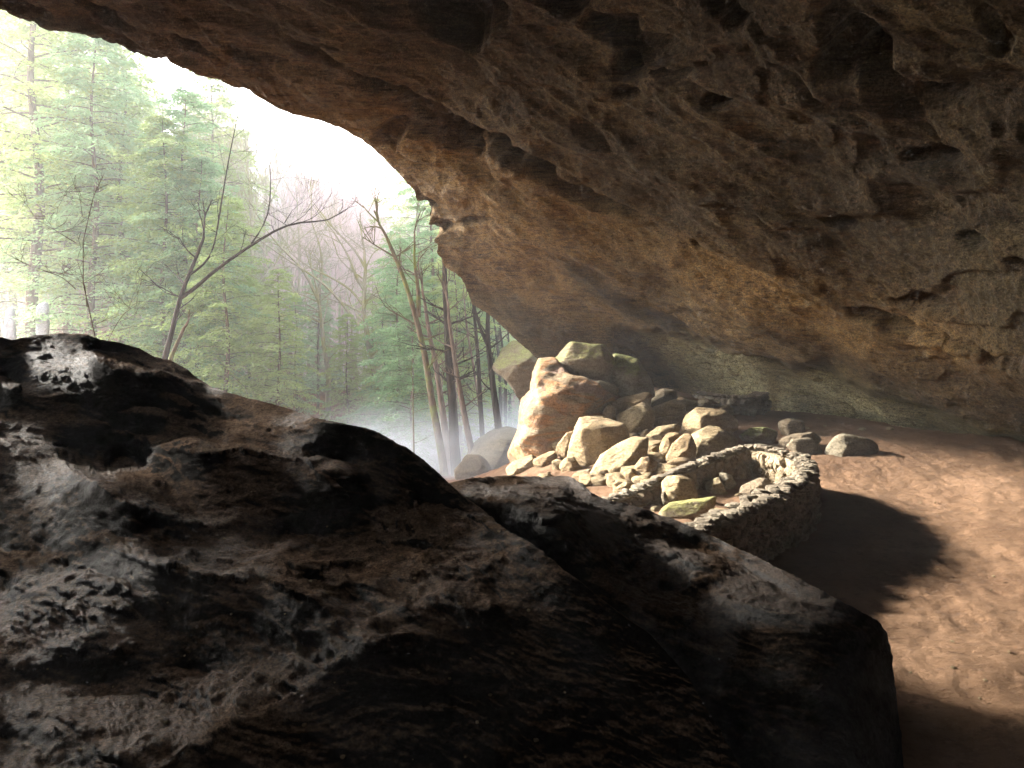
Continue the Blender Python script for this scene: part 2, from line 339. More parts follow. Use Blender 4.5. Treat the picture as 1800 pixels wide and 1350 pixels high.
def build_cave():
    lip = np.array(LIP, float)
    # boundary points spaced densely inside the frame
    keep = [lip[0]]; pos = []
    for a, b in zip(lip[:-1], lip[1:]):
        ln = np.hypot(*(b - a)); mid = (a + b) / 2
        step = 2.3 if (-60 < mid[0] < 1870) else 22
        n = max(1, int(round(ln / step)))
        for k in range(n): pos.append(a + (b - a) * k / n)
    pos.append(lip[-1]); B = np.array(pos); nc = len(B)
    s = np.linspace(0, 1, nc)
    # top curve: blend of straight-up and an even spread
    ut = B[:, 0] * .55 + (lip[0, 0] + (lip[-1, 0] - lip[0, 0]) * s) * .45
    vt = np.interp(ut, [-1400, 0, 900, 3000], [-1300, -800, -600, -600])
    fr = np.concatenate([np.linspace(0, .62, 330, endpoint=False) ** 1.0, np.linspace(.62, 1, 50)])
    U = B[:, 0][None] + (ut - B[:, 0])[None] * fr[:, None]
    V = B[:, 1][None] + (vt - B[:, 1])[None] * fr[:, None]
    Y = np.exp(_cd(U, V))
    # recess below the undercut line of the back wall
    ul = np.interp(U, UL[:, 0], UL[:, 1])
    wob = 5 * vnoise(np.stack([U * .03, V * 0, V * 0], -1), 4)
    rec = sstep(V - ul + wob, -7, 6) * sstep(U, 1060, 1150) * sstep(U, 2100, 1900)
    pos3 = np.stack([(U - CU) / F * Y, Y, (HV - V) / F * Y], -1)
    du = np.gradient(pos3, axis=1); dv = np.gradient(pos3, axis=0)
    N = np.cross(du, dv); N /= np.linalg.norm(N, axis=-1, keepdims=True) + 1e-9
    sgn = np.sign((N * pos3).sum(-1, keepdims=True)); N = N * sgn     # away from the camera = into the rock
    ang = R(-23); ca, sa = math.cos(ang), math.sin(ang)
    q = pos3.copy(); X, Z = pos3[..., 0], pos3[..., 2]
    q[..., 0] = (X * ca + Z * sa); q[..., 2] = (-X * sa + Z * ca)
    qs = q * np.array([.24, .75, 1.0]); qf = q * np.array([.34, .9, 1.35])
    warp = np.stack([fbm(qs * .9 + 5, 2, 40), fbm(qs * .9 + 9, 2, 41), fbm(qs * .9, 2, 42)], -1)
    edge = sstep(fr, 0, .02)[:, None]; low = sstep(U, 1500, 1100)
    d = fbm(qs * .45 + warp * .5, 3, 1) * .5 * (.25 + .75 * edge)
    d += -ridged(qs * 1.0 + warp * .6, 4, 2, .55) * .11 * (.4 + .6 * edge)
    d += -ridged(qf * 2.6 + warp, 4, 3, .6) * .075
    d += fbm(qf * 7.5, 3, 6, .6) * .055
    d += np.maximum(0, vnoise(qs * 1.7 + warp, 12) - .25) * .4 * edge * sstep(V, 560, 250)
    # bedding steps, sharper near the right-hand wall
    w = q[..., 2] * 1.5 + fbm(qs * .7, 3, 31) * 1.3; w = w + X * .0
    saw = w - np.floor(w); d += (sstep(saw, 0, .8) - sstep(saw, .86, 1.0)) * .16 * edge
    w2 = q[..., 2] * 4.3 + fbm(qs * 1.6, 3, 33) * 1.6; saw2 = w2 - np.floor(w2); d += (sstep(saw2, 0, .8) - sstep(saw2, .85, 1.0)) * .10 * np.clip(.5 + 2 * fbm(qs * .8, 2, 34), 0, 1)
    dark_tone = np.zeros(U.shape)
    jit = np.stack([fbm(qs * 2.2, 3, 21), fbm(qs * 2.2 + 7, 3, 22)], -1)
    for (pu, pv, a, b, tl, dep, dtone) in POCK:
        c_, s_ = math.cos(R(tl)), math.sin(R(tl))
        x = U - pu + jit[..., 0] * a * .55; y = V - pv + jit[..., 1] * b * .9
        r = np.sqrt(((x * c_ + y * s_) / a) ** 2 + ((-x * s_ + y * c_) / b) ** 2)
        k = sstep(r, 1.15, .55); d += k * dep * 1.25; dark_tone = np.maximum(dark_tone, k * dtone)
    pos3 = pos3 + N * (d * sstep(V, 2200, 0))[..., None]
    pos3[..., 1] += 0
    ray = pos3 / np.linalg.norm(pos3, axis=-1, keepdims=True)
    pos3 = pos3 + ray * (rec * 1.5)[..., None]
    # rows below the boundary: roll outward at the lip, run down into the ground at the wall foot
    b0 = pos3[0]; isfoot = sstep(B[:, 0], 950, 985)[:, None]
    outs = []
    for k, (oy, oz) in enumerate([(.35, .05), (.9, .5), (1.6, 2.2), (2.0, 9), (2.4, 22)]):
        o1 = b0 + np.array([0, 0, 0]) + np.stack([0 * B[:, 0], np.full(nc, oy), np.full(nc, oz)], -1) + .12 * vnoise(b0 * 1.5 + k, 60 + k)[:, None] * min(k, 2)
        o2 = b0 + np.stack([0 * B[:, 0], np.full(nc, .1 * k), -.4 * np.full(nc, k + 1.0)], -1)
        outs.append(o1 * (1 - isfoot) + o2 * isfoot)
    # rows beyond the top: over the camera to the back of the shelter
    t0 = pos3[-1]; tops = []
    for k in range(1, 9):
        f = k / 8.0
        tgt = np.stack([t0[:, 0] * .9 + 1.5 * np.sin(B[:, 1] * .01), np.full(nc, -11.0), np.full(nc, 9.5)], -1)
        p = t0 * (1 - f) + tgt * f; p[:, 2] += math.sin(f * math.pi) * 1.5 + vnoise(p * .5, 77) * .5
        tops.append(p)
    allp = np.concatenate([np.array(outs)[::-1], pos3, np.array(tops)], 0)
    nr = allp.shape[0]
    me = mesh_from('cave_roof', allp.reshape(-1, 3), grid_faces(nr, nc)[:, ::-1], M['cave'])
    def pad(a): return np.concatenate([np.repeat(a[:1], 5, 0), a, np.repeat(a[-1:], 8, 0)], 0)
    # colour masks: rock tones, growth, dark bands, and shade painted into the pockets
    dl = V - np.interp(U, lip[:, 0], lip[:, 1])
    n = fbm(qs * 1.1, 3, 50)
    tan = np.exp(-((V - (300 + (U - 700) * .62)) / 120) ** 2) * sstep(U, 560, 760) * sstep(U, 1750, 1250) + sstep(dl, -120, -20) * sstep(U, 150, 560) * sstep(U, 900, 800) * .5
    tan = np.maximum(tan, np.exp(-(((U - 1420) / 260) ** 2 + ((V - 545 - (U - 1420) * .3) / 60) ** 2)))
    tan = np.maximum(tan, np.exp(-(((U - 1400) / 60) ** 2 + ((V - 662) / 16) ** 2)))
    tan = np.clip(tan * 1.35 * (1 + n * .9), 0, 1)
    lich = in_poly(U, V, [(1130, 590), (1190, 596), (1260, 622), (1330, 650), (1350, 700), (1300, 700), (1230, 675), (1180, 640), (1150, 610)], 14)
    lich = np.maximum(lich, in_poly(U, V, [(1370, 672), (1440, 660), (1520, 700), (1620, 740), (1560, 745), (1440, 735), (1370, 715)], 14))
    lich = np.clip(lich * (1.0 + n), 0, 1)
    olive = in_poly(U, V, [(1130, 584), (1330, 640), (1450, 645), (1620, 705), (1850, 775), (1850, 800), (1500, 745), (1340, 720), (1200, 670)], 12) * .8
    olive = np.maximum(olive, np.clip(fbm(qs * .5 + 30, 3, 70) * 2 - .8, 0, .15))
    dk = in_poly(U, V, [(960, 440), (1040, 460), (1120, 520), (1180, 560), (1250, 590), (1330, 630), (1180, 590), (1090, 560), (1010, 510)], 14) * .75
    dk = np.maximum(dk, in_poly(U, V, [(1090, 600), (1180, 640), (1230, 672), (1130, 655), (1060, 620)], 10) * .6)
    dark_tone = np.clip(np.maximum(dark_tone, dk * (1 + n)), 0, 1)
    attr(me, 'tan', pad(tan)); attr(me, 'lichen', pad(lich)); attr(me, 'olive', pad(olive)); attr(me, 'dark_tone', pad(dark_tone))
    tag(link('cave_roof', me), kind='structure')
    # back of the shelter behind the viewer: closes the hollow so light only comes in by the mouth
    path = np.array([(17, 14), (15.5, 5), (15, -4), (11, -10.5), (0, -12), (-12, -11), (-20, -7), (-21, 2), (-20, 11)], float)
    tt = np.linspace(0, len(path) - 1, 120); xs = np.interp(tt, range(len(path)), path[:, 0]); ys = np.interp(tt, range(len(path)), path[:, 1])
    zs = np.linspace(-5, 16, 50)
    XX = np.repeat(xs[None], 50, 0); YY = np.repeat(ys[None], 50, 0); ZZ = np.repeat(zs[:, None], 120, 1)
    pp = np.stack([XX, YY, ZZ], -1); off = fbm(pp * .3, 4, 90)
    pp[..., 0] += off * 1.2; pp[..., 1] += off * 1.2
    me = mesh_from('cave_back_wall', pp.reshape(-1, 3), grid_faces(50, 120), M['dark'])
    tag(link('cave_back_wall', me), kind='structure')
build_cave()

# ------------------------------------------------------------------ big foreground boulders
def z8(pts): return [(x / 1.709, 560 + y / 1.709) for x, y in pts]

def slab(name, crest, ycrest, bottom, polys, steep, ucols, mat, seed, back, disp=1.0, vbot=2300, nrow=430, tread=-2.5, behind=None):
    """A rock whose front is a stair of treads and risers. crest: list (u, v); ycrest/bottom: distance tables by column."""
    crest = np.array(crest, float)
    pos = []
    for a, b in zip(crest[:-1], crest[1:]):
        ln = np.hypot(*(b - a)); n = max(1, int(round(ln / (2.6 if -80 < (a[0] + b[0]) / 2 < 1850 and a[1] < 1420 else 14))))
        for k in range(n): pos.append(a + (b - a) * k / n)
    pos.append(crest[-1]); B = np.array(pos); nc = len(B)
    ub = np.interp(np.linspace(0, 1, nc), np.linspace(0, 1, len(ucols)), ucols) if False else np.interp(B[:, 0], [c[0] for c in ucols], [c[1] for c in ucols])
    f = np.linspace(0, 1, nrow); f = f * .55 + f ** 2 * .45
    U = B[:, 0] + (ub - B[:, 0]) * f[:, None]; V = B[:, 1] + (vbot - B[:, 1]) * f[:, None]
    wu = vnoise(np.stack([U * .02, V * .02, U * 0], -1), seed) * 9 + vnoise(np.stack([U * .07, V * .07, U * 0], -1), seed + 1) * 4
    wv = vnoise(np.stack([U * .02, V * .02, U * 0 + 5], -1), seed + 2) * 7 + vnoise(np.stack([U * .06, V * .06, U * 0 + 5], -1), seed + 3) * 4
    # slope map on a regular grid -> least-squares depth (Poisson), so ledges stay level sideways
    g = 4.0; gu = np.arange(U.min() - 60, U.max() + 60, g); gv = np.arange(V.min() - 60, V.max() + 60, g)
    GU, GV = np.meshgrid(gu, gv)
    n1 = vnoise(np.stack([GU * .011, GV * .02, GU * 0], -1), seed) * 12; n2 = vnoise(np.stack([GU * .035, GV * .06, GU * 0], -1), seed + 1) * 7; n3 = vnoise(np.stack([GU * .1, GV * .1, GU * 0], -1), seed + 2) * 3
    q3 = np.stack([(GU * .94 + GV * .34) * .006, (GV * .94 - GU * .34) * .03, GU * 0], -1)
    wt = np.clip(.5 + 1.5 * fbm(q3, 3, seed + 30), 0, 1) * .75; w = 1 - wt * .8
    for p, val, soft in polys:
        m = in_poly(GU + n1 * .6 + n2, GV + n1 * .4 + n2 + n3, p, soft); w = w * (1 - m) + val * m
    wi = np.clip((w - .05) / .95, 0, 1)
    tana = np.tan(R(tread) * wi + R(66) * (1 - wi)); den = np.maximum(tana + np.maximum(GV - HV, 0) / F, .09)
    gy = -1.0 / F / den
    # falls away to the right as the table of crest distances says
    yc = np.log(np.interp(gu, [a for a, b in ycrest], [b for a, b in ycrest])); gx = np.repeat(np.gradient(yc, g)[None], len(gv), 0)
    def mir(a): b_ = np.concatenate([a, a[:, ::-1]], 1); return np.concatenate([b_, b_[::-1]], 0)
    # divergence with mirrored (Neumann) edges
    dvg = np.zeros_like(gy); gyh = (gy[1:] + gy[:-1]) / 2; gxh = (gx[:, 1:] + gx[:, :-1]) / 2
    dvg[:-1] += gyh / g; dvg[1:] -= gyh / g; dvg[:, :-1] += gxh / g; dvg[:, 1:] -= gxh / g
    Fm = np.fft.rfft2(mir(dvg)); k1 = 2 * np.cos(2 * np.pi * np.fft.fftfreq(2 * len(gv))) - 2; k2 = 2 * np.cos(2 * np.pi * np.fft.rfftfreq(2 * len(gu))) - 2
    den2 = (k1[:, None] + k2[None]) / g / g; den2[0, 0] = 1; H = np.fft.irfft2(Fm / den2, s=(2 * len(gv), 2 * len(gu)))[:len(gv), :len(gu)]
    def samp(Uq, Vq, G):
        x = (Uq - gu[0]) / g; y = (Vq - gv[0]) / g; i = np.clip(x.astype(int), 0, len(gu) - 2); j = np.clip(y.astype(int), 0, len(gv) - 2); x = x - i; y = y - j
        return G[j, i] * (1 - x) * (1 - y) + G[j, i + 1] * x * (1 - y) + G[j + 1, i] * (1 - x) * y + G[j + 1, i + 1] * x * y
    lc = samp(B[:, 0], B[:, 1], H); err = np.log(np.interp(B[:, 0], [a for a, b in ycrest], [b for a, b in ycrest])) - lc
    order = np.argsort(B[:, 0]); cf = np.polyfit(B[:, 0] / 1000, err, 4); lo, hi = B[:, 0].min() / 1000, B[:, 0].max() / 1000
    Y = np.exp(samp(U, V, H) + np.polyval(cf, np.clip(U / 1000, lo, hi)))
    w = samp(U, V, w)
    if behind:
        lo_ = np.interp(U, [c[0] for c in behind], [c[1] for c in behind]); Y = lo_ + np.log1p(np.exp(np.clip((Y - lo_) * 7, -40, 40))) / 7
    p = np.stack([(U - CU) / F * Y, Y, (HV - V) / F * Y], -1)
    du = np.gradient(p, axis=1); dd = np.gradient(p, axis=0); N = np.cross(du, dd); N /= np.linalg.norm(N, axis=-1, keepdims=True) + 1e-9
    N *= -np.sign((N * p).sum(-1, keepdims=True))
    s = R(-14); q = p.copy(); q[..., 0] = p[..., 0] * math.cos(s) + p[..., 2] * math.sin(s); q[..., 2] = -p[..., 0] * math.sin(s) + p[..., 2] * math.cos(s)
    qs = q * np.array([1.0, 1.7, 2.4])
    k = sstep(f, 0, .03)[:, None] * .8 + .2
    d = fbm(qs * .8, 3, seed + 5) * .06 * k + ridged(qs * 2.0 + fbm(qs * 1.2, 2, seed + 9)[..., None] * .8, 5, seed + 6, .6) * .042 * k + fbm(qs * 7, 3, seed + 7, .6) * .019 + fbm(p * 26, 2, seed + 8, .7) * .007
    d = d * (1 - .55 * (w < .5))
    p = p + N * (d * disp)[..., None]
    # over the crest and down the far side
    top = p[0]; backs = []
    nb = 24
    for i in range(1, nb + 1):
        t = i / nb
        o = top + np.stack([top[:, 0] * 0 + back[0] * t, top[:, 0] * 0 + back[1] * t, np.full(nc, -back[2] * (t ** 1.6))], -1)
        o = o + (.06 * fbm(o * 1.5, 3, seed + 20) * min(1, i / 4))[:, None]
        backs.append(o)
    al = np.concatenate([np.array(backs)[::-1], p], 0)
    # soft undulating crest handled by the noise above
    me = mesh_from(name, al.reshape(-1, 3), grid_faces(al.shape[0], nc), mat)
    return me

FG = [(-900, 640), (-500, 600), (-200, 596), (0, 592), (22, 598), (60, 590), (110, 586), (150, 587), (178, 597), (210, 602), (245, 612), (272, 628), (300, 634), (328, 648), (345, 664), (372, 680), (400, 690), (430, 698),
      (470, 708), (520, 722), (556, 736), (590, 742), (640, 752), (672, 764), (700, 780), (735, 800), (765, 826), (790, 850), (815, 872), (850, 897), (870, 915), (900, 938), (940, 958), (985, 996), (1020, 1022), (1060, 1055), (1100, 1085), (1140, 1112),
      (1175, 1150), (1210, 1190), (1238, 1240), (1250, 1300), (1256, 1360), (1262, 1500), (1265, 1800)]
D = [
    ([(60, 20), (0, 20), (-900, 60), (-900, 300), (0, 268), (200, 290), (420, 340), (560, 352), (562, 272), (720, 300), (742, 282), (600, 232), (520, 180), (440, 135), (330, 132), (262, 40), (180, 22)], .13, 7),
    ([(-900, 330), (0, 302), (150, 312), (330, 332), (380, 380), (300, 440), (200, 372), (60, 350), (0, 345), (-900, 360)], .13, 6),
    ([(-900, 380), (0, 378), (150, 372), (200, 440), (330, 530), (370, 580), (290, 650), (100, 700), (0, 705), (-900, 800)], .12, 9),
    ([(470, 480), (560, 400), (700, 405), (860, 430), (920, 440), (1000, 520), (1140, 630), (1020, 680), (860, 640), (820, 670), (700, 675), (640, 655), (560, 560)], .12, 8),
    ([(580, 322), (800, 362), (940, 342), (1000, 420), (930, 430), (800, 400), (650, 372)], .2, 6),
    ([(930, 312), (1090, 325), (1200, 385), (1340, 470), (1480, 590), (1420, 590), (1250, 540), (1100, 480), (960, 380)], .12, 7),
    ([(1010, 500), (1110, 480), (1230, 540), (1240, 590), (1180, 620), (1070, 570)], .15, 7),
    ([(1390, 590), (1560, 660), (1560, 700), (1440, 700)], .2, 6),
    ([(410, 770), (560, 765), (620, 800), (780, 790), (870, 840), (1000, 890), (1010, 940), (820, 1000), (600, 980), (440, 920), (400, 850)], .18, 10),
    ([(-900, 1050), (0, 1040), (100, 1000), (380, 1000), (700, 960), (860, 1030), (700, 1050), (380, 1085), (100, 1105), (0, 1115), (-900, 1200)], .18, 9),
    ([(480, 1420), (560, 1330), (720, 1200), (980, 1080), (1010, 1020), (1160, 960), (1370, 965), (1380, 900), (1260, 855), (1290, 838), (1430, 880), (1500, 860), (1480, 740), (1530, 690), (2300, 1000), (2300, 3200), (480, 3200)], .06, 9),
    ([(150, 1262), (290, 1240), (262, 1345), (130, 1345)], .2, 6),
    ([(1115, 900), (1160, 885), (1195, 905), (1190, 940), (1130, 935)], .1, 3),
    ([(0, 170), (50, 195), (60, 210), (0, 200)], 1.0, 4), ([(270, 85), (340, 130), (420, 140), (450, 165), (330, 150), (265, 105)], 1.0, 4), ([(400, 265), (480, 270), (500, 290), (420, 285)], .9, 4), ([(500, 235), (560, 245), (600, 262), (520, 255)], .9, 4),
    ([(270, 740), (360, 750), (350, 780), (280, 765)], .3, 5), ([(640, 730), (700, 735), (700, 765), (640, 760)], .3, 5), ([(0, 805), (200, 822), (190, 842), (0, 838)], .3, 5), ([(990, 735), (1110, 740), (1060, 770), (990, 760)], .3, 5), ([(850, 740), (960, 770), (970, 800), (890, 800)], .3, 5),
    ([(1130, 670), (1330, 665), (1300, 700), (1150, 695)], .3, 5), ([(390, 860), (470, 855), (470, 880), (400, 880)], .4, 5), ([(1150, 780), (1300, 770), (1310, 790), (1160, 800)], .4, 5),
]
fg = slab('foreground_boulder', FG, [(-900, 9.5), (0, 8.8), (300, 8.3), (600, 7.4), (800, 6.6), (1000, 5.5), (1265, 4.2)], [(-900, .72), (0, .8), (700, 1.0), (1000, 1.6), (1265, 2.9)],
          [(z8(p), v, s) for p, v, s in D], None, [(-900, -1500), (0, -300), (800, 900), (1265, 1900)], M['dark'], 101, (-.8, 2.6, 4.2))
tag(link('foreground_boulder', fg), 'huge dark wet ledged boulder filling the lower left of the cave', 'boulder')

MID = [(700, 880), (760, 858), (800, 846), (830, 840), (870, 836), (930, 838), (1000, 838), (1022, 850), (1042, 868), (1070, 880), (1100, 886), (1140, 898), (1180, 910), (1215, 926), (1250, 941), (1300, 966), (1350, 990), (1400, 1015), (1450, 1040), (1500, 1068), (1540, 1090),
       (1558, 1110), (1565, 1140), (1570, 1200), (1580, 1260), (1590, 1350), (1600, 1500), (1605, 1700)]
MD = [([(900, 918), (1000, 912), (1080, 915), (1180, 932), (1230, 948), (1150, 945), (1040, 940), (985, 925)], .15, 5), ([(1000, 842), (1040, 868), (1110, 892), (1180, 915), (1100, 905), (1040, 890), (1010, 865)], .2, 4),
      ([(1120, 995), (1180, 985), (1225, 1010), (1210, 1040), (1140, 1040), (1110, 1020)], .12, 8), ([(1260, 965), (1400, 1020), (1520, 1085), (1500, 1090), (1380, 1040), (1270, 985)], .25, 5),
      ([(1240, 1050), (1400, 1070), (1560, 1130), (1640, 1300), (1640, 2400), (1200, 2400), (1180, 1240), (1200, 1120)], .08, 22), ([(700, 1000), (1050, 1090), (1180, 1240), (1200, 2400), (600, 2400)], .25, 20)]
mid = slab('ridge_boulder', MID, [(700, 7.4), (850, 7.8), (1000, 7.9), (1250, 7.1), (1450, 6.2), (1550, 5.75), (1605, 5.35)], [(700, 4.0), (1000, 4.2), (1300, 4.8), (1605, 5.3)], MD, None, [(700, 500), (1000, 900), (1250, 1300), (1605, 1650)], M['dark2'], 211, (.0, 1.3, 3.0), .9, 1900, 300, behind=[(500, 6.9), (850, 6.9), (1000, 6.3), (1200, 5.6), (1330, 4.6), (1450, 3)])
tag(link('ridge_boulder', mid), 'long dark sloping boulder behind the big one, between it and the curved stone wall', 'boulder')

# ------------------------------------------------------------------ rocks
def surf_points(me, n, seed, u, v):
    co = np.empty(len(me.vertices) * 3, np.float32); me.vertices.foreach_get('co', co); co = co.reshape(-1, 3); no = np.empty(len(me.vertices) * 3, np.float32); me.vertices.foreach_get('normal', no); no = no.reshape(-1, 3)
    x = CU + F * co[:, 0] / np.maximum(co[:, 1], .1); y = HV - F * co[:, 2] / np.maximum(co[:, 1], .1)
    k = np.where((x > u[0]) & (x < u[1]) & (y > v[0]) & (y < v[1]) & (np.abs(no[:, 2]) > .6))[0]
    return co[rs(seed).choice(k, n)]
_ico = {}
def ico(n):
    if n not in _ico:
        import bmesh
        bm = bmesh.new(); bmesh.ops.create_icosphere(bm, subdivisions=n, radius=1)
        v = np.array([x.co[:] for x in bm.verts]); f = np.array([[q.index for q in fc.verts] for fc in bm.faces]); bm.free()
        v /= np.linalg.norm(v, axis=1, keepdims=True); _ico[n] = (v, f)
    return _ico[n]

def star(poly):
    """radius of a star-shaped polygon about the origin, sampled by angle."""
    A = np.linspace(-math.pi, math.pi, 721); p = np.asarray(poly); out = np.zeros(721)
    for i, a in enumerate(A):
        d = np.array([math.cos(a), math.sin(a)]); best = 0
        for j in range(len(p)):
            s, e = p[j], p[(j + 1) % len(p)]; ed = e - s; den = d[0] * ed[1] - d[1] * ed[0]
            if abs(den) < 1e-12: continue
            t = (s[0] * ed[1] - s[1] * ed[0]) / den; w = (s[0] * d[1] - s[1] * d[0]) / den
            if t > 0 and -1e-9 <= w <= 1 + 1e-9: best = max(best, t)
        out[i] = best
    return A, np.maximum(out, 1e-3)

def rock_mesh(poly, T, seed, mat, n=5, facets=26, pw=3.4, rough=1.0, cut=(.72, .91)):
    r = rs(seed); v, f = ico(n); A, S = star(poly)
    phi = np.arctan2(v[:, 2], v[:, 0]); rho = np.hypot(v[:, 0], v[:, 2]) + 1e-9
    rad = ((rho / np.interp(phi, A, S)) ** pw + (np.abs(v[:, 1]) / T) ** pw) ** (-1 / pw)
    p = v * rad[:, None]
    for k in range(facets):
        nn = r.normal(size=3); nn[1] = -abs(nn[1]) - .1 if k % 3 else nn[1]
        if k == 0: nn = np.array([-.35, -.75, .9])
        if k == 1: nn = np.array([.55, -.9, .1])
        if k == 2: nn = np.array([-.7, -.8, -.35])
        nn = nn / np.linalg.norm(nn)
        dp = p @ nn; h = dp.max() * r.uniform(*cut); x = np.maximum(dp / h, 1e-6)
        p = p * ((1 + np.minimum(x, 4) ** 60) ** (-1 / 60))[:, None]
    sz = S.mean()
    q = p / sz
    nrm = v
    stt = q * np.array([.8, 1.0, 1.9]) @ np.array([[.9, 0, .3], [0, 1, 0], [-.3, 0, .9]])
    d = fbm(q * 1.3 + seed, 3, seed % 97) * .035 + ridged(stt * 2.4 + seed, 4, seed % 89) * .03 + fbm(q * 9, 3, seed % 83, .6) * .012
    p = p + nrm * (d * sz * rough)[:, None]
    return mesh_from('rock', p, f, mat)

def z4(pts): return [(860 + x / 4.218, 580 + y / 4.218) for x, y in pts]
def z5(pts): return [(1100 + x / 3.75, 620 + y / 3.75) for x, y in pts]
def z3(pts): return [(400 + x / 2.7, 350 + y / 2.7) for x, y in pts]

def place_rock(poly, label, mat='tan', Y=None, thick=.75, seed=1, n=5, name='boulder', group=None, cat='boulder', grow_by=1.36, **kw):
    p = np.array(poly, float); u0, u1, v0, v1 = p[:, 0].min(), p[:, 0].max(), p[:, 1].min(), p[:, 1].max()
    uc = p[:, 0].mean(); vc = p[:, 1].mean(); rp = min(u1 - u0, v1 - v0) / 2
    if Y is None:
        Yb = hit(uc, v1 - .12 * (v1 - v0)); Tm = rp * thick * Yb / F; Y = Yb + Tm * .35
    loc = P(uc, vc, Y); loc_poly = np.stack([(p[:, 0] - uc) * Y / F, (vc - p[:, 1]) * Y / F], -1) * grow_by
    T = rp * thick * Y / F * 1.25
    me = rock_mesh(loc_poly, T, seed, M[mat], n, **kw)
    o = link(name, me, None, loc); tag(o, label, cat, group); return o

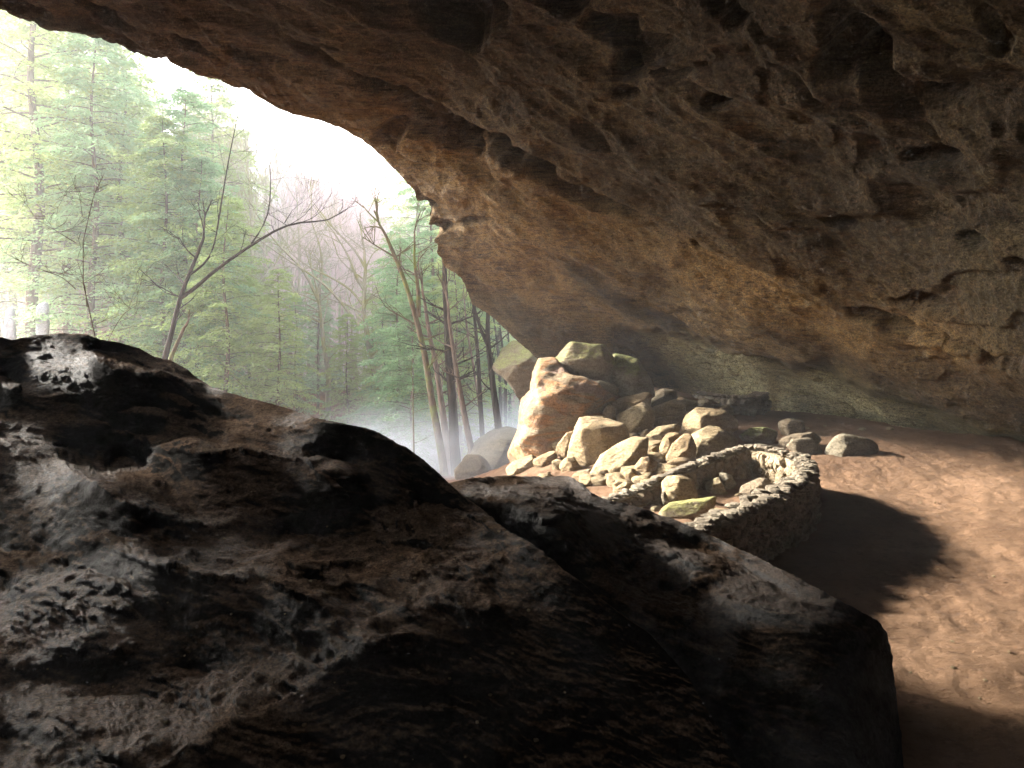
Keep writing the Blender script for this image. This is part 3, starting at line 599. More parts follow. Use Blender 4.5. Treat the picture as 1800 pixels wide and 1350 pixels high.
# the big banded block and the stones on and around it
place_rock(z4([(380, 245), (500, 245), (600, 345), (770, 400), (960, 520), (880, 650), (760, 800), (620, 1000), (510, 1060), (170, 1040), (150, 940), (205, 810), (255, 690), (246, 612), (268, 532), (322, 480), (340, 350)]),
           'huge orange-banded sandstone block at the foot of the cave roof', 'band', 20.6, .85, 11, 6, 'banded_block', facets=9, pw=4.0, cut=(.80, .97), grow_by=1.06, rough=1.7)
RK = [
    (z4([(485, 200), (580, 140), (780, 130), (850, 180), (918, 240), (915, 330), (860, 358), (720, 355), (570, 310), (520, 260)]), 'large mossy slab lying on top of the banded block', 'mossy', 20.6, .9),
    (z4([(555, 345), (640, 345), (785, 372), (770, 395), (660, 410), (590, 400)]), 'thin dark stone wedged under the mossy slab', 'grey', 20.2, .9),
    (z4([(745, 400), (840, 395), (920, 420), (962, 440), (950, 480), (880, 502), (800, 490), (755, 450)]), 'small blocky stone at the right shoulder of the banded block', 'grey', 19.8, .8),
    (z4([(925, 210), (990, 205), (1100, 270), (1150, 350), (1178, 460), (1100, 510), (1030, 522), (980, 490), (945, 410), (915, 320)]), 'upright moss-topped block standing beside the mossy slab', 'mossy', 20.6, .85),
    (z4([(1155, 580), (1240, 480), (1320, 448), (1382, 520), (1270, 540), (1240, 590), (1195, 622), (1165, 605)]), 'grey pointed slab above the pile on the sandy slope', 'grey', None, .8),
    (z4([(1150, 680), (1230, 600), (1370, 545), (1440, 560), (1462, 610), (1330, 710), (1200, 757), (1160, 725)]), 'smooth pale pillow-shaped boulder at the top of the pile', 'tan', None, .85),
    (z4([(925, 570), (1000, 525), (1150, 490), (1240, 500), (1180, 570), (1060, 610), (970, 690), (910, 700)]), 'long low boulder leaning on the banded block', 'tan', 19.6, .8),
    (z4([(890, 710), (1000, 620), (1160, 560), (1190, 640), (1160, 740), (1090, 790), (1050, 860), (1000, 900), (960, 800)]), 'broad cracked boulder in the upper middle of the pile', 'tan', 19.0, .75),
    (z4([(840, 620), (890, 570), (930, 600), (915, 700), (865, 690)]), 'small stone between the banded block and the broad cracked boulder', 'tan', 19.2, .8),
    (z4([(735, 700), (770, 640), (830, 632), (875, 690), (810, 730)]), 'small rounded stone on top of the largest pile boulder', 'tan', 18.6, .9),
    (z4([(700, 700), (800, 680), (900, 700), (978, 745), (978, 830), (900, 935), (800, 1035), (700, 1052), (640, 1030), (628, 900), (670, 780)]), 'largest boulder of the pile, split down its middle', 'tan', 17.6, .8),
    (z4([(525, 860), (580, 790), (650, 768), (675, 800), (640, 885), (560, 952), (512, 925)]), 'angular stone left of the largest pile boulder', 'tan', 18.0, .8),
    (z4([(870, 960), (960, 900), (1100, 832), (1142, 840), (1188, 940), (1060, 1050), (1000, 1090), (930, 1195), (860, 1198), (755, 1215), (800, 1080)]), 'long tilted slab with a flat lit face at the front of the pile', 'tan', 16.3, .75),
    (z4([(548, 970), (610, 930), (645, 1000), (700, 1050), (660, 1112), (580, 1085), (540, 1045)]), 'pale stone under the left end of the largest boulder', 'tan', 17.2, .8),
    (z4([(105, 1085), (200, 990), (330, 942), (385, 1000), (370, 1090)]), 'pale low stone at the far left toe of the pile', 'tan', 18.6, .8),
    (z4([(350, 975), (450, 912), (505, 950), (475, 1045), (390, 1085)]), 'pale pointed stone at the toe of the banded block', 'tan', 18.2, .8),
    (z4([(478, 990), (520, 963), (562, 1000), (555, 1072), (490, 1080)]), 'egg-shaped stone at the toe of the pile', 'tan', 17.4, .9),
    (z4([(655, 1062), (770, 1042), (755, 1112), (690, 1135)]), 'dark-sided stone under the largest boulder', 'grey', 16.7, .9),
    (z4([(1095, 1030), (1140, 970), (1210, 958), (1252, 1000), (1210, 1060), (1130, 1102), (1100, 1080)]), 'rounded cobble right of the long tilted slab', 'tan', None, .9),
    (z4([(1015, 1055), (1060, 1042), (1102, 1060), (1100, 1112), (1040, 1122), (1015, 1100)]), 'cube-shaped cobble right of the long tilted slab', 'tan', None, .9),
    (z4([(935, 1182), (990, 1138), (1045, 1150), (1000, 1205), (940, 1210)]), 'flat cobble at the lower end of the long tilted slab', 'tan', None, .9),
    (z4([(1145, 872), (1180, 848), (1262, 880), (1252, 942), (1200, 958)]), 'small block between the tilted slab and the narrow upright stone', 'tan', None, .8),
    (z4([(1088, 802), (1160, 750), (1215, 760), (1175, 812), (1110, 825)]), 'small wedge stone under the pillow-shaped boulder', 'tan', None, .8),
    (z4([(1170, 812), (1260, 740), (1370, 725), (1442, 770), (1330, 795), (1285, 872), (1240, 855), (1190, 835)]), 'arched slab leaning over a hollow in the pile', 'tan', None, .7),
    (z4([(1255, 955), (1300, 830), (1340, 778), (1392, 800), (1370, 885), (1330, 962), (1290, 985)]), 'narrow upright stone in the right part of the pile', 'tan', None, .8),
    (z5([(280, 720), (330, 620), (400, 560), (470, 548), (440, 640), (425, 725), (385, 748), (300, 738)]), 'split boulder with one shaded face above the far arm of the wall', 'tan', None, .8),
    (z5([(418, 660), (470, 560), (560, 520), (700, 515), (765, 570), (690, 615), (570, 675), (480, 725), (425, 725)]), 'wide smooth boulder just behind the far arm of the wall', 'tan', None, .75),
    (z5([(395, 560), (440, 440), (500, 395), (640, 412), (700, 460), (785, 502), (650, 520), (560, 560), (450, 610)]), 'broad rounded boulder with a pale blotch on the sandy slope', 'tan', None, .75),
    (z5([(418, 385), (460, 340), (540, 318), (620, 350), (662, 402), (560, 410), (470, 400)]), 'half-buried grey rock before the low stone wall', 'grey', None, .8),
    (z5([(588, 520), (645, 560), (697, 602), (640, 645), (575, 680)]), 'thin pale triangular slab leaning on the far arm of the wall', 'grey', None, .5),
    (z5([(738, 552), (840, 512), (960, 508), (1022, 560), (960, 602), (870, 585), (780, 575)]), 'flat greenish slab at the back corner of the ring wall', 'mossy', None, .8),
    (z5([(1022, 480), (1060, 452), (1170, 452), (1202, 535), (1120, 558), (1040, 548)]), 'square dark block alone on the sandy floor', 'grey', None, .9),
    (z5([(1015, 612), (1060, 560), (1220, 542), (1305, 592), (1210, 615), (1110, 612), (1060, 640)]), 'flat tilted slab behind the right end of the wall', 'grey', None, .9),
    (z5([(1075, 640), (1120, 590), (1200, 578), (1305, 640), (1240, 675), (1130, 665)]), 'pale domed stone against the right end of the wall', 'grey', None, .9),
    (z5([(1298, 668), (1380, 590), (1450, 562), (1590, 568), (1645, 612), (1590, 688), (1450, 700), (1340, 698)]), 'low wide slab farthest right on the sandy floor', 'grey', None, .9),
    (z5([(770, 950), (800, 890), (880, 848), (960, 856), (992, 880), (900, 935), (820, 985)]), 'layered flat slab inside the ring, against its near arm', 'grey', None, .9),
    (z5([(225, 1085), (330, 1010), (560, 978), (650, 990), (540, 1060), (420, 1120), (340, 1120)]), 'flat moss-streaked slab inside the ring near the dark boulder', 'mossy', None, .9),
    (z5([(238, 910), (300, 848), (400, 846), (472, 910), (430, 985), (330, 1015), (270, 985)]), 'rounded boulder inside the ring against the far arm', 'tan', None, .9),
    (z5([(535, 885), (600, 828), (645, 900), (622, 955), (560, 930)]), 'yellowish stone in the middle of the ring', 'tan', None, .9),
    (z5([(632, 800), (682, 808), (725, 880), (650, 935)]), 'white upright sliver of stone inside the ring', 'grey', None, .6),
    (z5([(700, 805), (760, 778), (805, 830), (740, 855)]), 'small block at the foot of the ring wall corner', 'tan', None, .9),
    (z5([(232, 900), (262, 918), (292, 1022), (255, 1032)]), 'pale slanting sliver against the far arm of the wall', 'grey', None, .6),
    (z5([(818, 830), (870, 783), (932, 800), (942, 845), (830, 858)]), 'low stone inside the ring beside the right bend', 'tan', None, .9),
    (z5([(478, 225), (520, 188), (582, 215), (582, 258), (500, 255)]), 'dark round rock behind the low stone wall', 'grey', None, .9),
]
for i, (poly, lab, mat, Y, th) in enumerate(RK):
    gb = {0: 1.62, 1: 1.5, 3: 1.5}.get(i, 1.36)
    area = (max(p[0] for p in poly) - min(p[0] for p in poly))
    place_rock(poly, lab, mat, Y, th, 300 + i * 7, 5 if area > 18 else 4, grow_by=gb)
# outcrop and rounded boulder outside
place_rock(z3([(1285, 800), (1310, 740), (1370, 695), (1440, 705), (1520, 740), (1530, 800), (1480, 880), (1420, 975), (1395, 925), (1350, 850), (1310, 820)]), 'moss-capped outcrop jutting out beyond the cave mouth', 'mossy', 27.0, 1.0, 901, 6, 'rock_outcrop', cat='outcrop')
place_rock(z3([(1160, 1240), (1205, 1150), (1300, 1108), (1400, 1140), (1440, 1240), (1400, 1400), (1180, 1400)]), 'rounded boulder half lost in the mist outside the cave', 'grey', 27.0, 1.0, 905, 5)
place_rock(z3([(1100, 1290), (1140, 1240), (1200, 1240), (1240, 1300), (1220, 1380), (1110, 1380)]), 'small boulder in the mist at the foot of the leaning trunks', 'grey', 25.5, 1.0, 907, 5)
place_rock(z3([(330, 935), (400, 850), (500, 820), (580, 850), (600, 940), (500, 1000), (380, 1000)]), 'grey outcrop on the slope behind the pale bare tree', 'grey', 47.0, 1.0, 909, 5)

# small loose stones: in the pile and on the sandy floor
small = []
r = rs(5); v_, f_ = ico(3)
for k in range(4):
    small.append(rock_mesh([(-.5, -.3), (0, -.42), (.55, -.25), (.45, .3), (0, .42), (-.5, .3)], .45, 40 + k, M['tan'], 4, 18))
def stones(n, us, vs, sc, label, group, mats):
    k = 0
    while k < n:
        u = r.uniform(*us); v = r.uniform(*vs); Y = hit(u, v)
        x = (u - CU) / F * Y
        o = link('stone', small[r.randint(4)], None, (x, Y, float(zg(x, Y)) + .02), r.uniform(0, 6.28))
        s = r.uniform(*sc); o.scale = (s, s * r.uniform(.7, 1.2), s * r.uniform(.5, .9))
        tag(o, label, 'stone', group); k += 1
stones(110, (950, 1290), (690, 865), (.12, .5), 'small tan stone lying loose between the boulders of the pile', 'small stones in the pile', None)
stones(34, (985, 1270), (690, 840), (.5, .95), 'mid-sized tan block half buried among the larger boulders', 'mid-sized blocks filling the pile', None)
stones(16, (1110, 1330), (868, 905), (.10, .28), 'small stone on the ground inside the ring wall', 'small stones inside the ring', None)
stones(14, (1380, 1700), (735, 760), (.08, .2), 'small stone along the foot of the back wall', 'small stones along the back wall', None)
stones(22, (1520, 1790), (780, 1250), (.025, .06), 'tiny pebble on the trodden sandy floor', 'pebbles on the sandy floor', None)

for q in surf_points(fg, 90, 3, (20, 1000), (860, 1340)):
    o = link('stone', small[r.randint(4)], None, tuple(q), r.uniform(0, 6.28)); sc_ = float(np.exp(r.uniform(np.log(.007), np.log(.032)))); o.scale = (sc_, sc_, sc_ * .8)
    tag(o, 'crumb of loose rock lying on the big dark boulder', 'stone', 'crumbs of rock on the big dark boulder')

# ------------------------------------------------------------------ stone walls
def stone_block(c, half, yaw, seed, n=2):
    v, f = ico(n); r = rs(seed); pw = 7.0
    rad = ((np.abs(v[:, 0]) / half[0]) ** pw + (np.abs(v[:, 1]) / half[1]) ** pw + (np.abs(v[:, 2]) / half[2]) ** pw) ** (-1 / pw)
    p = v * rad[:, None]
    for k in range(9):
        nn = r.normal(size=3); nn /= np.linalg.norm(nn); dp = p @ nn; h = dp.max() * r.uniform(.72, .92); x = np.maximum(dp / h, 1e-6)
        p = p * ((1 + x ** 20) ** (-1 / 20))[:, None]
    p = p + v * (fbm(p / max(half) * 2 + seed, 2, seed % 71) * .12 * min(half))[:, None]
    tl = r.uniform(-.12, .12); ct, st = math.cos(tl), math.sin(tl)
    p = p @ np.array([[ct, 0, st], [0, 1, 0], [-st, 0, ct]])
    c_, s_ = math.cos(yaw), math.sin(yaw)
    return p @ np.array([[c_, s_, 0], [-s_, c_, 0], [0, 0, 1]]) + c, f

def build_wall(name, path, thick, label, cat, seed, upright_until=0.0, cap_mat='wallgrey', body_mat='wallstone', cap=1.0, base_drop=.35):
    """path: list (x, y, ztop). One thing: stonework and coping."""
    path = np.array(path, float); seg = np.hypot(*np.diff(path[:, :2], axis=0).T); S = np.concatenate([[0], np.cumsum(seg)]); L = S[-1]
    def at(s):
        x = np.interp(s, S, path[:, 0]); y = np.interp(s, S, path[:, 1]); z = np.interp(s, S, path[:, 2])
        x2 = np.interp(min(s + .05, L), S, path[:, 0]) - np.interp(max(s - .05, 0), S, path[:, 0]); y2 = np.interp(min(s + .05, L), S, path[:, 1]) - np.interp(max(s - .05, 0), S, path[:, 1])
        return np.array([x, y, z]), math.atan2(y2, x2)
    r = rs(seed); V, Fc, off = [], [], 0
    # core
    ns = int(L / .12); core = []
    for k in range(ns + 1):
        p, a = at(L * k / ns); n = np.array([-math.sin(a), math.cos(a), 0]); zb = float(zg(p[0], p[1])) - base_drop
        h = thick / 2 - .07
        core += [[*(p + n * h)[:2], zb], [*(p + n * h)[:2], p[2] - .06], [*(p - n * h)[:2], p[2] - .06], [*(p - n * h)[:2], zb]]
    cf = []
    for k in range(ns):
        for j in range(3): cf.append([k * 4 + j, k * 4 + j + 1, k * 4 + j + 5, k * 4 + j + 4])
    root = bpy.data.objects.new(name, None); COL.objects.link(root); p0, _ = at(L / 2); root.location = (p0[0], p0[1], float(zg(p0[0], p0[1])))
    tag(root, label, cat); base = np.array(root.location)
    for side in (1, -1):
        s = 0.0
        while s < L:
            p, a = at(s); n = np.array([-math.sin(a), math.cos(a), 0]); zb = float(zg(p[0], p[1])) - .15
            upright = s < upright_until * L
            wd = r.uniform(.09, .19) if upright else r.uniform(.16, .34)
            z = p[2] - .05
            while z > zb:
                hh = r.uniform(.22, .42) if upright else r.uniform(.08, .18)
                hh = min(hh, z - zb + .12)
                c = p + n * side * (thick / 2 - .09 + r.uniform(-.025, .03)); c[2] = z - hh / 2
                pv, pf = stone_block(c + np.array([math.cos(a), math.sin(a), 0]) * r.uniform(-.04, .04), (wd / 2 * 1.02, r.uniform(.09, .13), hh / 2 * 1.0), a, r.randint(1 << 20))
                V.append(pv); Fc.append(pf + off); off += len(pv); z -= hh * .97
            s += wd * .97
    me = mesh_from('stonework', np.concatenate(V) - base, np.concatenate(Fc), M[body_mat]); me.polygons.foreach_set('use_smooth', np.zeros(len(me.polygons), bool)); link('stonework', me, root)
    link('mortar_core', mesh_from('mortar_core', np.array(core) - base, np.array(cf), M[body_mat], False), root)
    V, Fc, off = [], [], 0; s = 0.0
    while s < L:
        p, a = at(s); n = np.array([-math.sin(a), math.cos(a), 0])
        wd = r.uniform(.05, .15); rows = 2 if r.rand() < .55 else 1
        for k in range(rows):
            c = p.copy(); c[2] += r.uniform(-.015, .025) * cap
            far = s < upright_until * L
            if far and k: continue
            wl = thick * (.52 if rows == 1 or far else .36) * r.uniform(.85, 1.2)
            c = c + n * ((k - .5) * thick * .5 if rows == 2 and not far else 0)
            pv, pf = stone_block(c, (wd / 2 * 1.35, wl, r.uniform(.022, .06)), a + r.uniform(-.12, .12), r.randint(1 << 20))
            V.append(pv); Fc.append(pf + off); off += len(pv)
        s += wd * .9
    me = mesh_from('coping', np.concatenate(V) - base, np.concatenate(Fc), M[cap_mat]); me.polygons.foreach_set('use_smooth', np.zeros(len(me.polygons), bool)); link('coping', me, root)
    return root
def wp(u, v, z):
    Y = F * z / (HV - v); return ((u - CU) / F * Y, Y, z)
ring = [wp(1040, 889, -2.78), wp(1100, 865, -2.68), wp(1150, 845, -2.55), wp(1200, 825, -2.42), wp(1250, 805, -2.28), wp(1290, 788, -2.18), wp(1310, 781, -2.13), wp(1340, 786, -2.12), wp(1375, 793, -2.12), wp(1405, 801, -2.12), wp(1422, 812, -2.12),
        wp(1425, 826, -2.12), wp(1410, 842, -2.13), wp(1380, 858, -2.14), wp(1340, 876, -2.15), wp(1290, 898, -2.16), wp(1245, 918, -2.18), wp(1205, 936, -2.2)]
# smooth the ring path
rp_ = np.array(ring); tt = np.linspace(0, len(rp_) - 1, 80)
for _ in range(2): rp_[1:-1] = rp_[1:-1] * .6 + .2 * (rp_[:-2] + rp_[2:])
rp_ = np.stack([np.interp(tt, range(len(rp_)), rp_[:, k]) for k in range(3)], -1)
build_wall('ring_wall', rp_, .38, 'curved waist-high rubble stone wall ringing a pit of boulders on the cave floor', 'stone wall', 7, .45)
yb = 21.6
build_wall('low_wall', [(P(1238, 694, yb)[0] + .1, yb + 1.0, P(1238, 694, yb)[2]), (P(1275, 693, yb)[0], yb - .1, P(1275, 697, yb)[2]), (P(1320, 690, yb)[0], yb - .3, P(1320, 696, yb)[2]), (P(1352, 692, yb)[0], yb + .6, P(1352, 693, yb)[2])], .5,
           'low curved rubble wall tucked against the lichened back wall', 'stone wall', 9, 0, 'wallgrey', 'wallgrey', .6)

# ------------------------------------------------------------------ trees
def tubes(paths, sides=5):
    """paths: list of (pts (n,3), radii (n,)). returns verts, quads"""
    V, Q, off = [], [], 0
    for pts, rad in paths:
        pts = np.asarray(pts, float); rad = np.asarray(rad, float); n = len(pts)
        if n < 2: continue
        k = sides if rad[0] > .03 else 3
        t = np.gradient(pts, axis=0); t /= np.linalg.norm(t, axis=1, keepdims=True) + 1e-9
        ref = np.where(np.abs(t[:, 2:3]) > .9, np.array([[1., 0, 0]]), np.array([[0, 0, 1.]]))
        a = np.cross(t, ref); a /= np.linalg.norm(a, axis=1, keepdims=True) + 1e-9; b = np.cross(t, a)
        th = np.arange(k) * 2 * math.pi / k
        ring_ = pts[:, None] + rad[:, None, None] * (np.cos(th)[None, :, None] * a[:, None] + np.sin(th)[None, :, None] * b[:, None])
        V.append(ring_.reshape(-1, 3)); i = np.arange(n - 1)[:, None] * k + np.arange(k)[None]; j = np.arange(n - 1)[:, None] * k + (np.arange(k)[None] + 1) % k
        Q.append((np.stack([i, j, j + k, i + k], -1)).reshape(-1, 4) + off); off += n * k
    return np.concatenate(V), np.concatenate(Q)

def hemlock_parts(seed, H, hb, Rc, nb, ntw, nlf, lf=.16, wd=.24, lean=(0, 0), trunk_r=None):
    r = rs(seed); tr = trunk_r or H * .012
    hs = np.linspace(0, H, 14); ln = np.array([lean[0], lean[1]])
    def axis(h):
        k = (h / H) ** 1.3
        return np.array([ln[0] * k * H + .12 * math.sin(h * .8 + seed), ln[1] * k * H + .1 * math.cos(h * .7 + seed), h])
    paths = [(np.array([axis(h) for h in hs]), tr * (1 - .93 * hs / H))]
    C, D_, Wd, Up = [], [], [], []
    for k in range(nb):
        f = (k + r.rand()) / nb; h = hb + (H - hb) * f ** .95; h = min(h, H * .985)
        L = Rc * ((1 - f) ** .58 * .9 + .1) * r.uniform(.5, 1.2); az = k * 2.399 + r.uniform(-.5, .5)
        d = np.array([math.cos(az), math.sin(az)]); dr = r.uniform(.2, .55); up = r.uniform(.0, .28) + .25 * f
        t = np.linspace(0, 1, 6); o = axis(h)
        pts = np.stack([o[0] + d[0] * L * t, o[1] + d[1] * L * t, o[2] + L * (up * t - dr * t * t)], -1)
        pts[1:-1, :2] += r.normal(size=(4, 2)) * L * .02
        paths.append((pts, np.maximum(tr * .17 * (1 - t * .85), .005) * (.6 + .4 * L / Rc)))
        if f < .04 and r.rand() < .5: continue
        m = max(4, int(ntw * (.35 + .65 * L / Rc)))
        for j in range(m):
            tq = .15 + .85 * (j + r.rand()) / m; b0 = np.array([np.interp(tq, t, pts[:, c]) for c in range(3)])
            sd = 1 if j % 2 else -1; a2 = az + sd * r.uniform(.55, 1.1); l2 = L * (.42 * (1.1 - tq)) * r.uniform(.6, 1.3) + .22
            d2 = np.array([math.cos(a2), math.sin(a2), -.12 - r.uniform(0, .35)])
            if r.rand() < .25: paths.append((np.array([b0, b0 + d2 * l2 * .5 + [0, 0, .02], b0 + d2 * l2]), np.array([.008, .006, .003])))
            s = (np.arange(nlf) + r.rand(nlf)) / nlf
            cen = b0 + d2[None] * l2 * s[:, None] + np.array([0, 0, -1.])[None] * (s[:, None] ** 2) * l2 * .15 + r.normal(size=(nlf, 3)) * np.array([.05, .05, .035]) * (1 + l2)
            da = a2 + r.choice([-1, 1], nlf) * r.uniform(.1, 1.1, nlf)
            dd = np.stack([np.cos(da), np.sin(da), r.uniform(-.75, .15, nlf)], -1); dd /= np.linalg.norm(dd, axis=1, keepdims=True)
            C.append(cen); D_.append(dd)
    C = np.concatenate(C); D_ = np.concatenate(D_); n = len(C)
    L_ = lf * r.uniform(.6, 1.3, n)[:, None]; sdv = np.cross(D_, np.array([0, 0, 1.]) + r.normal(size=(n, 3)) * .45); sdv /= np.linalg.norm(sdv, axis=1, keepdims=True)
    w = L_ * wd
    q = np.stack([C, C + D_ * L_ * .5 + sdv * w, C + D_ * L_, C + D_ * L_ * .45 - sdv * w], 1).reshape(-1, 3)
    fq = np.arange(n * 4).reshape(-1, 4)
    tv, tf = tubes(paths, 7)
    return (tv, tf), (q, fq)

def make_hemlock(kind, seed, leafmat, bark='bark', **kw):
    (tv, tf), (q, fq) = hemlock_parts(seed, **kw)
    return mesh_from('trunk', tv, tf, M[bark]), mesh_from('crown', q, fq, M[leafmat], False)

def put_tree(protos, x, y, z, rz, sc, label, group=None, name='hemlock_tree', tilt=(0, 0), cat='tree'):
    root = bpy.data.objects.new(name, None); COL.objects.link(root); root.location = (x, y, z); root.rotation_euler = (tilt[0], tilt[1], rz); root.scale = (sc, sc, sc)
    tag(root, label, cat, group)
    for me in protos: link(me.name.split('.')[0], me, root)
    return root

def grow(r, p, d, L, rad, depth, paths, spread=.55, up=.12, kids=(3, 5), wig=.12):
    n = 5; pts = [np.array(p)]; d = np.array(d, float)
    for i in range(n):
        d = d + r.normal(size=3) * wig + np.array([0, 0, up * .3]); d /= np.linalg.norm(d); pts.append(pts[-1] + d * L / n)
    pts = np.array(pts); rr = rad * np.linspace(1, .45 if depth else .2, n + 1); paths.append((pts, np.maximum(rr, .0022)))
    if depth <= 0: return
    for k in range(r.randint(*kids)):
        t = r.uniform(.3, 1.0); i = min(int(t * n), n - 1); q = pts[i] + (pts[i + 1] - pts[i]) * (t * n - i)
        nd = d + r.normal(size=3) * spread; nd[2] += up; nd /= np.linalg.norm(nd)
        grow(r, q, nd, L * r.uniform(.5, .75), rad * r.uniform(.42, .6), depth - 1, paths, spread, up, kids, wig)

def bare_mesh(seed, H, mat, trunk_r=.16, depth=4, forks=7, start=.4, spread=.5, kids=(3, 5)):
    r = rs(seed); paths = []; hs = np.linspace(0, H, 12); t = np.stack([np.cumsum(r.normal(size=12)) * .07, np.cumsum(r.normal(size=12)) * .07, hs], -1)
    paths.append((t, trunk_r * (1 - .85 * hs / H)))
    for k in range(forks):
        f = start + (1 - start) * (k + r.rand()) / forks; i = min(int(f * 11), 10); az = r.uniform(0, 6.28)
        grow(r, t[i], (math.cos(az) * .7, math.sin(az) * .7, .8), H * .28 * (1.15 - f * .5), trunk_r * .45 * (1.1 - f * .6), depth - 1, paths, spread, .2, kids)
    v, q = tubes(paths, 6); return mesh_from('trunk', v, q, M[mat])

# traced trees: photo polyline at a distance, with a base radius in metres
def traced(name, Y, trunks, rads, label, mat, seed, twig=3, tips=None, cat='bare tree', drop=1.2, kids=(2, 5), Ltw=1.4, along=6, yvar=0.0, leafy=None, group=None):
    root_px = trunks[0][0]; base = P(root_px[0], root_px[1], Y); zb = float(zg(base[0], base[1]))
    r = rs(seed); paths = []; leaves = []
    for i, (tr, rad) in enumerate(zip(trunks, rads)):
        pts = np.array([P(u, v, Y + yvar * k) for k, (u, v) in enumerate(tr)])
        if i == 0: pts = np.concatenate([[[pts[0, 0], pts[0, 1], min(zb - .3, pts[0, 2] - .1)]], pts])
        s = np.concatenate([[0], np.cumsum(np.linalg.norm(np.diff(pts, axis=0), axis=1))]); tt = np.linspace(0, s[-1], max(8, int(s[-1] / .5)))
        pp = np.stack([np.interp(tt, s, pts[:, c]) for c in range(3)], -1); pp[1:-1] += r.normal(size=(len(pp) - 2, 3)) * rad * .18
        for _ in range(2): pp[1:-1] = pp[1:-1] * .5 + .25 * (pp[:-2] + pp[2:])
        paths.append((pp, rad * (1 - .6 * tt / tt[-1])))
        for k in range(along):
            f = r.uniform(.45, 1.0); j = int(f * (len(pp) - 1)); az = r.uniform(0, 6.28)
            grow(r, pp[j], (math.cos(az), math.sin(az) * .6, .35), Ltw * r.uniform(.5, 1.1), rad * .22, twig - 1, paths, .5, .12, kids)
        if twig: grow(r, pp[-1], pp[-1] - pp[-3], Ltw, rad * .38, twig, paths, .5, .12, kids)
    v, q = tubes(paths, 7); o3 = np.array([base[0], Y, max(zb, -9)])
    root = bpy.data.objects.new(name, None); COL.objects.link(root); root.location = o3; tag(root, label, cat, group)
    link('trunk', mesh_from('trunk', v - o3, q, M[mat]), root)
    return root, paths

traced('leaning_tree', 28, [z3([(1035, 1330), (985, 1030), (950, 830), (910, 600), (870, 470), (820, 330), (770, 215)]), z3([(905, 560), (906, 400), (880, 280), (888, 215)])], [.17, .10], 'leaning bare tree with yellow-green moss, leftmost trunk of the clump in the mist', 'bark_mossy', 1, 3)
traced('slender_tree', 29, [z3([(1058, 1320), (1022, 1000), (985, 740), (958, 640), (940, 520)])], [.17], 'grey trunk just right of the mossy leaning tree', 'bark', 2, 3)
traced('dark_tree', 28, [z3([(1088, 1310), (1070, 1000), (1047, 730), (1044, 620), (1034, 400), (1030, 320)])], [.22], 'thickest darkest trunk in the clump rising from the mist', 'bark_dark', 3, 3, along=12)
traced('slender_tree', 27.5, [z3([(1172, 1250), (1110, 950), (1070, 740), (1058, 620), (1050, 560)])], [.15], 'slanting trunk that crosses behind the thickest dark one', 'bark', 4, 3)
traced('slender_tree', 31, [z3([(1125, 1240), (1090, 980), (1075, 860), (1066, 700)])], [.10], 'thin trunk between the dark trunk and the slanting one', 'bark', 5, 2)
traced('slender_tree', 29, [z3([(1212, 1160), (1195, 900), (1180, 650), (1168, 510), (1160, 400)])], [.12], 'straight slim trunk rising above the misty boulder', 'bark_dark', 6, 3)
traced('slender_tree', 31, [z3([(1218, 1140), (1185, 900), (1150, 700), (1130, 560)])], [.09], 'very thin trunk beside the straight slim one', 'bark', 16, 2)
traced('forked_tree', 28, [z3([(1290, 1120), (1260, 880), (1235, 680), (1240, 540), (1236, 440)]), z3([(1234, 690), (1190, 590), (1175, 520)])], [.17, .08], 'dark forked trunk standing right above the misty boulder', 'bark_dark', 7, 2)
for i, (tr, Y) in enumerate([(z3([(1295, 900), (1290, 760), (1262, 560)]), 33), (z3([(1320, 800), (1310, 740), (1288, 580)]), 34), (z3([(1340, 760), (1335, 690), (1330, 610)]), 35)]):
    traced('slender_tree', Y, [tr], [.1], ['thin trunk left of the three seen under the brow by the outcrop', 'middle one of three thin trunks seen under the brow by the outcrop', 'short dark trunk tight under the brow by the outcrop'][i], 'bark_dark', 8 + i, 1)
traced('pale_tree', 38, [z3([(478, 1060), (482, 850), (450, 620), (432, 480), (425, 440)]), z3([(440, 540), (400, 510), (350, 490), (310, 485)]), z3([(445, 570), (390, 540), (330, 555), (290, 552)]), z3([(430, 480), (380, 370), (330, 290), (250, 240), (210, 180)]), z3([(428, 450), (460, 330), (440, 220), (400, 110)]), z3([(480, 800), (560, 790), (640, 760), (680, 770)])],
       [.17, .05, .05, .09, .08, .04], 'bare yellowish tree with crooked side limbs above the dark boulder ridge', 'bark_pale', 21, 3, Ltw=2.2, along=9)
traced('pale_tree', 36, [z3([(740, 1100), (735, 1060), (700, 850), (660, 650), (640, 520), (655, 420), (655, 330)]), z3([(640, 620), (560, 520), (500, 440), (420, 370), (300, 300), (230, 250)]), z3([(640, 500), (590, 430), (490, 370), (400, 330)]), z3([(655, 420), (600, 370), (590, 290), (520, 180)]), z3([(655, 330), (690, 250), (730, 230)]), z3([(655, 330), (620, 250), (510, 150), (440, 60)])],
       [.2, .08, .07, .08, .05, .07], 'tall spreading bare tree in the middle of the valley with pale forking limbs', 'bark_pale', 22, 3, Ltw=2.2, along=9)
traced('slender_tree', 40, [z3([(430, 1000), (430, 800), (432, 600), (440, 400)])], [.09], 'thin straight trunk just left of the yellowish bare tree', 'bark', 23, 2)
traced('sapling', 27, [z3([(885, 1220), (880, 1000), (880, 880)])], [.045], 'thin bare sapling standing in the mist left of the clump', 'bark_mossy', 24, 2, Ltw=.8)
z2 = lambda pts: [(x / 3.0, 350 + y / 3.0) for x, y in pts]
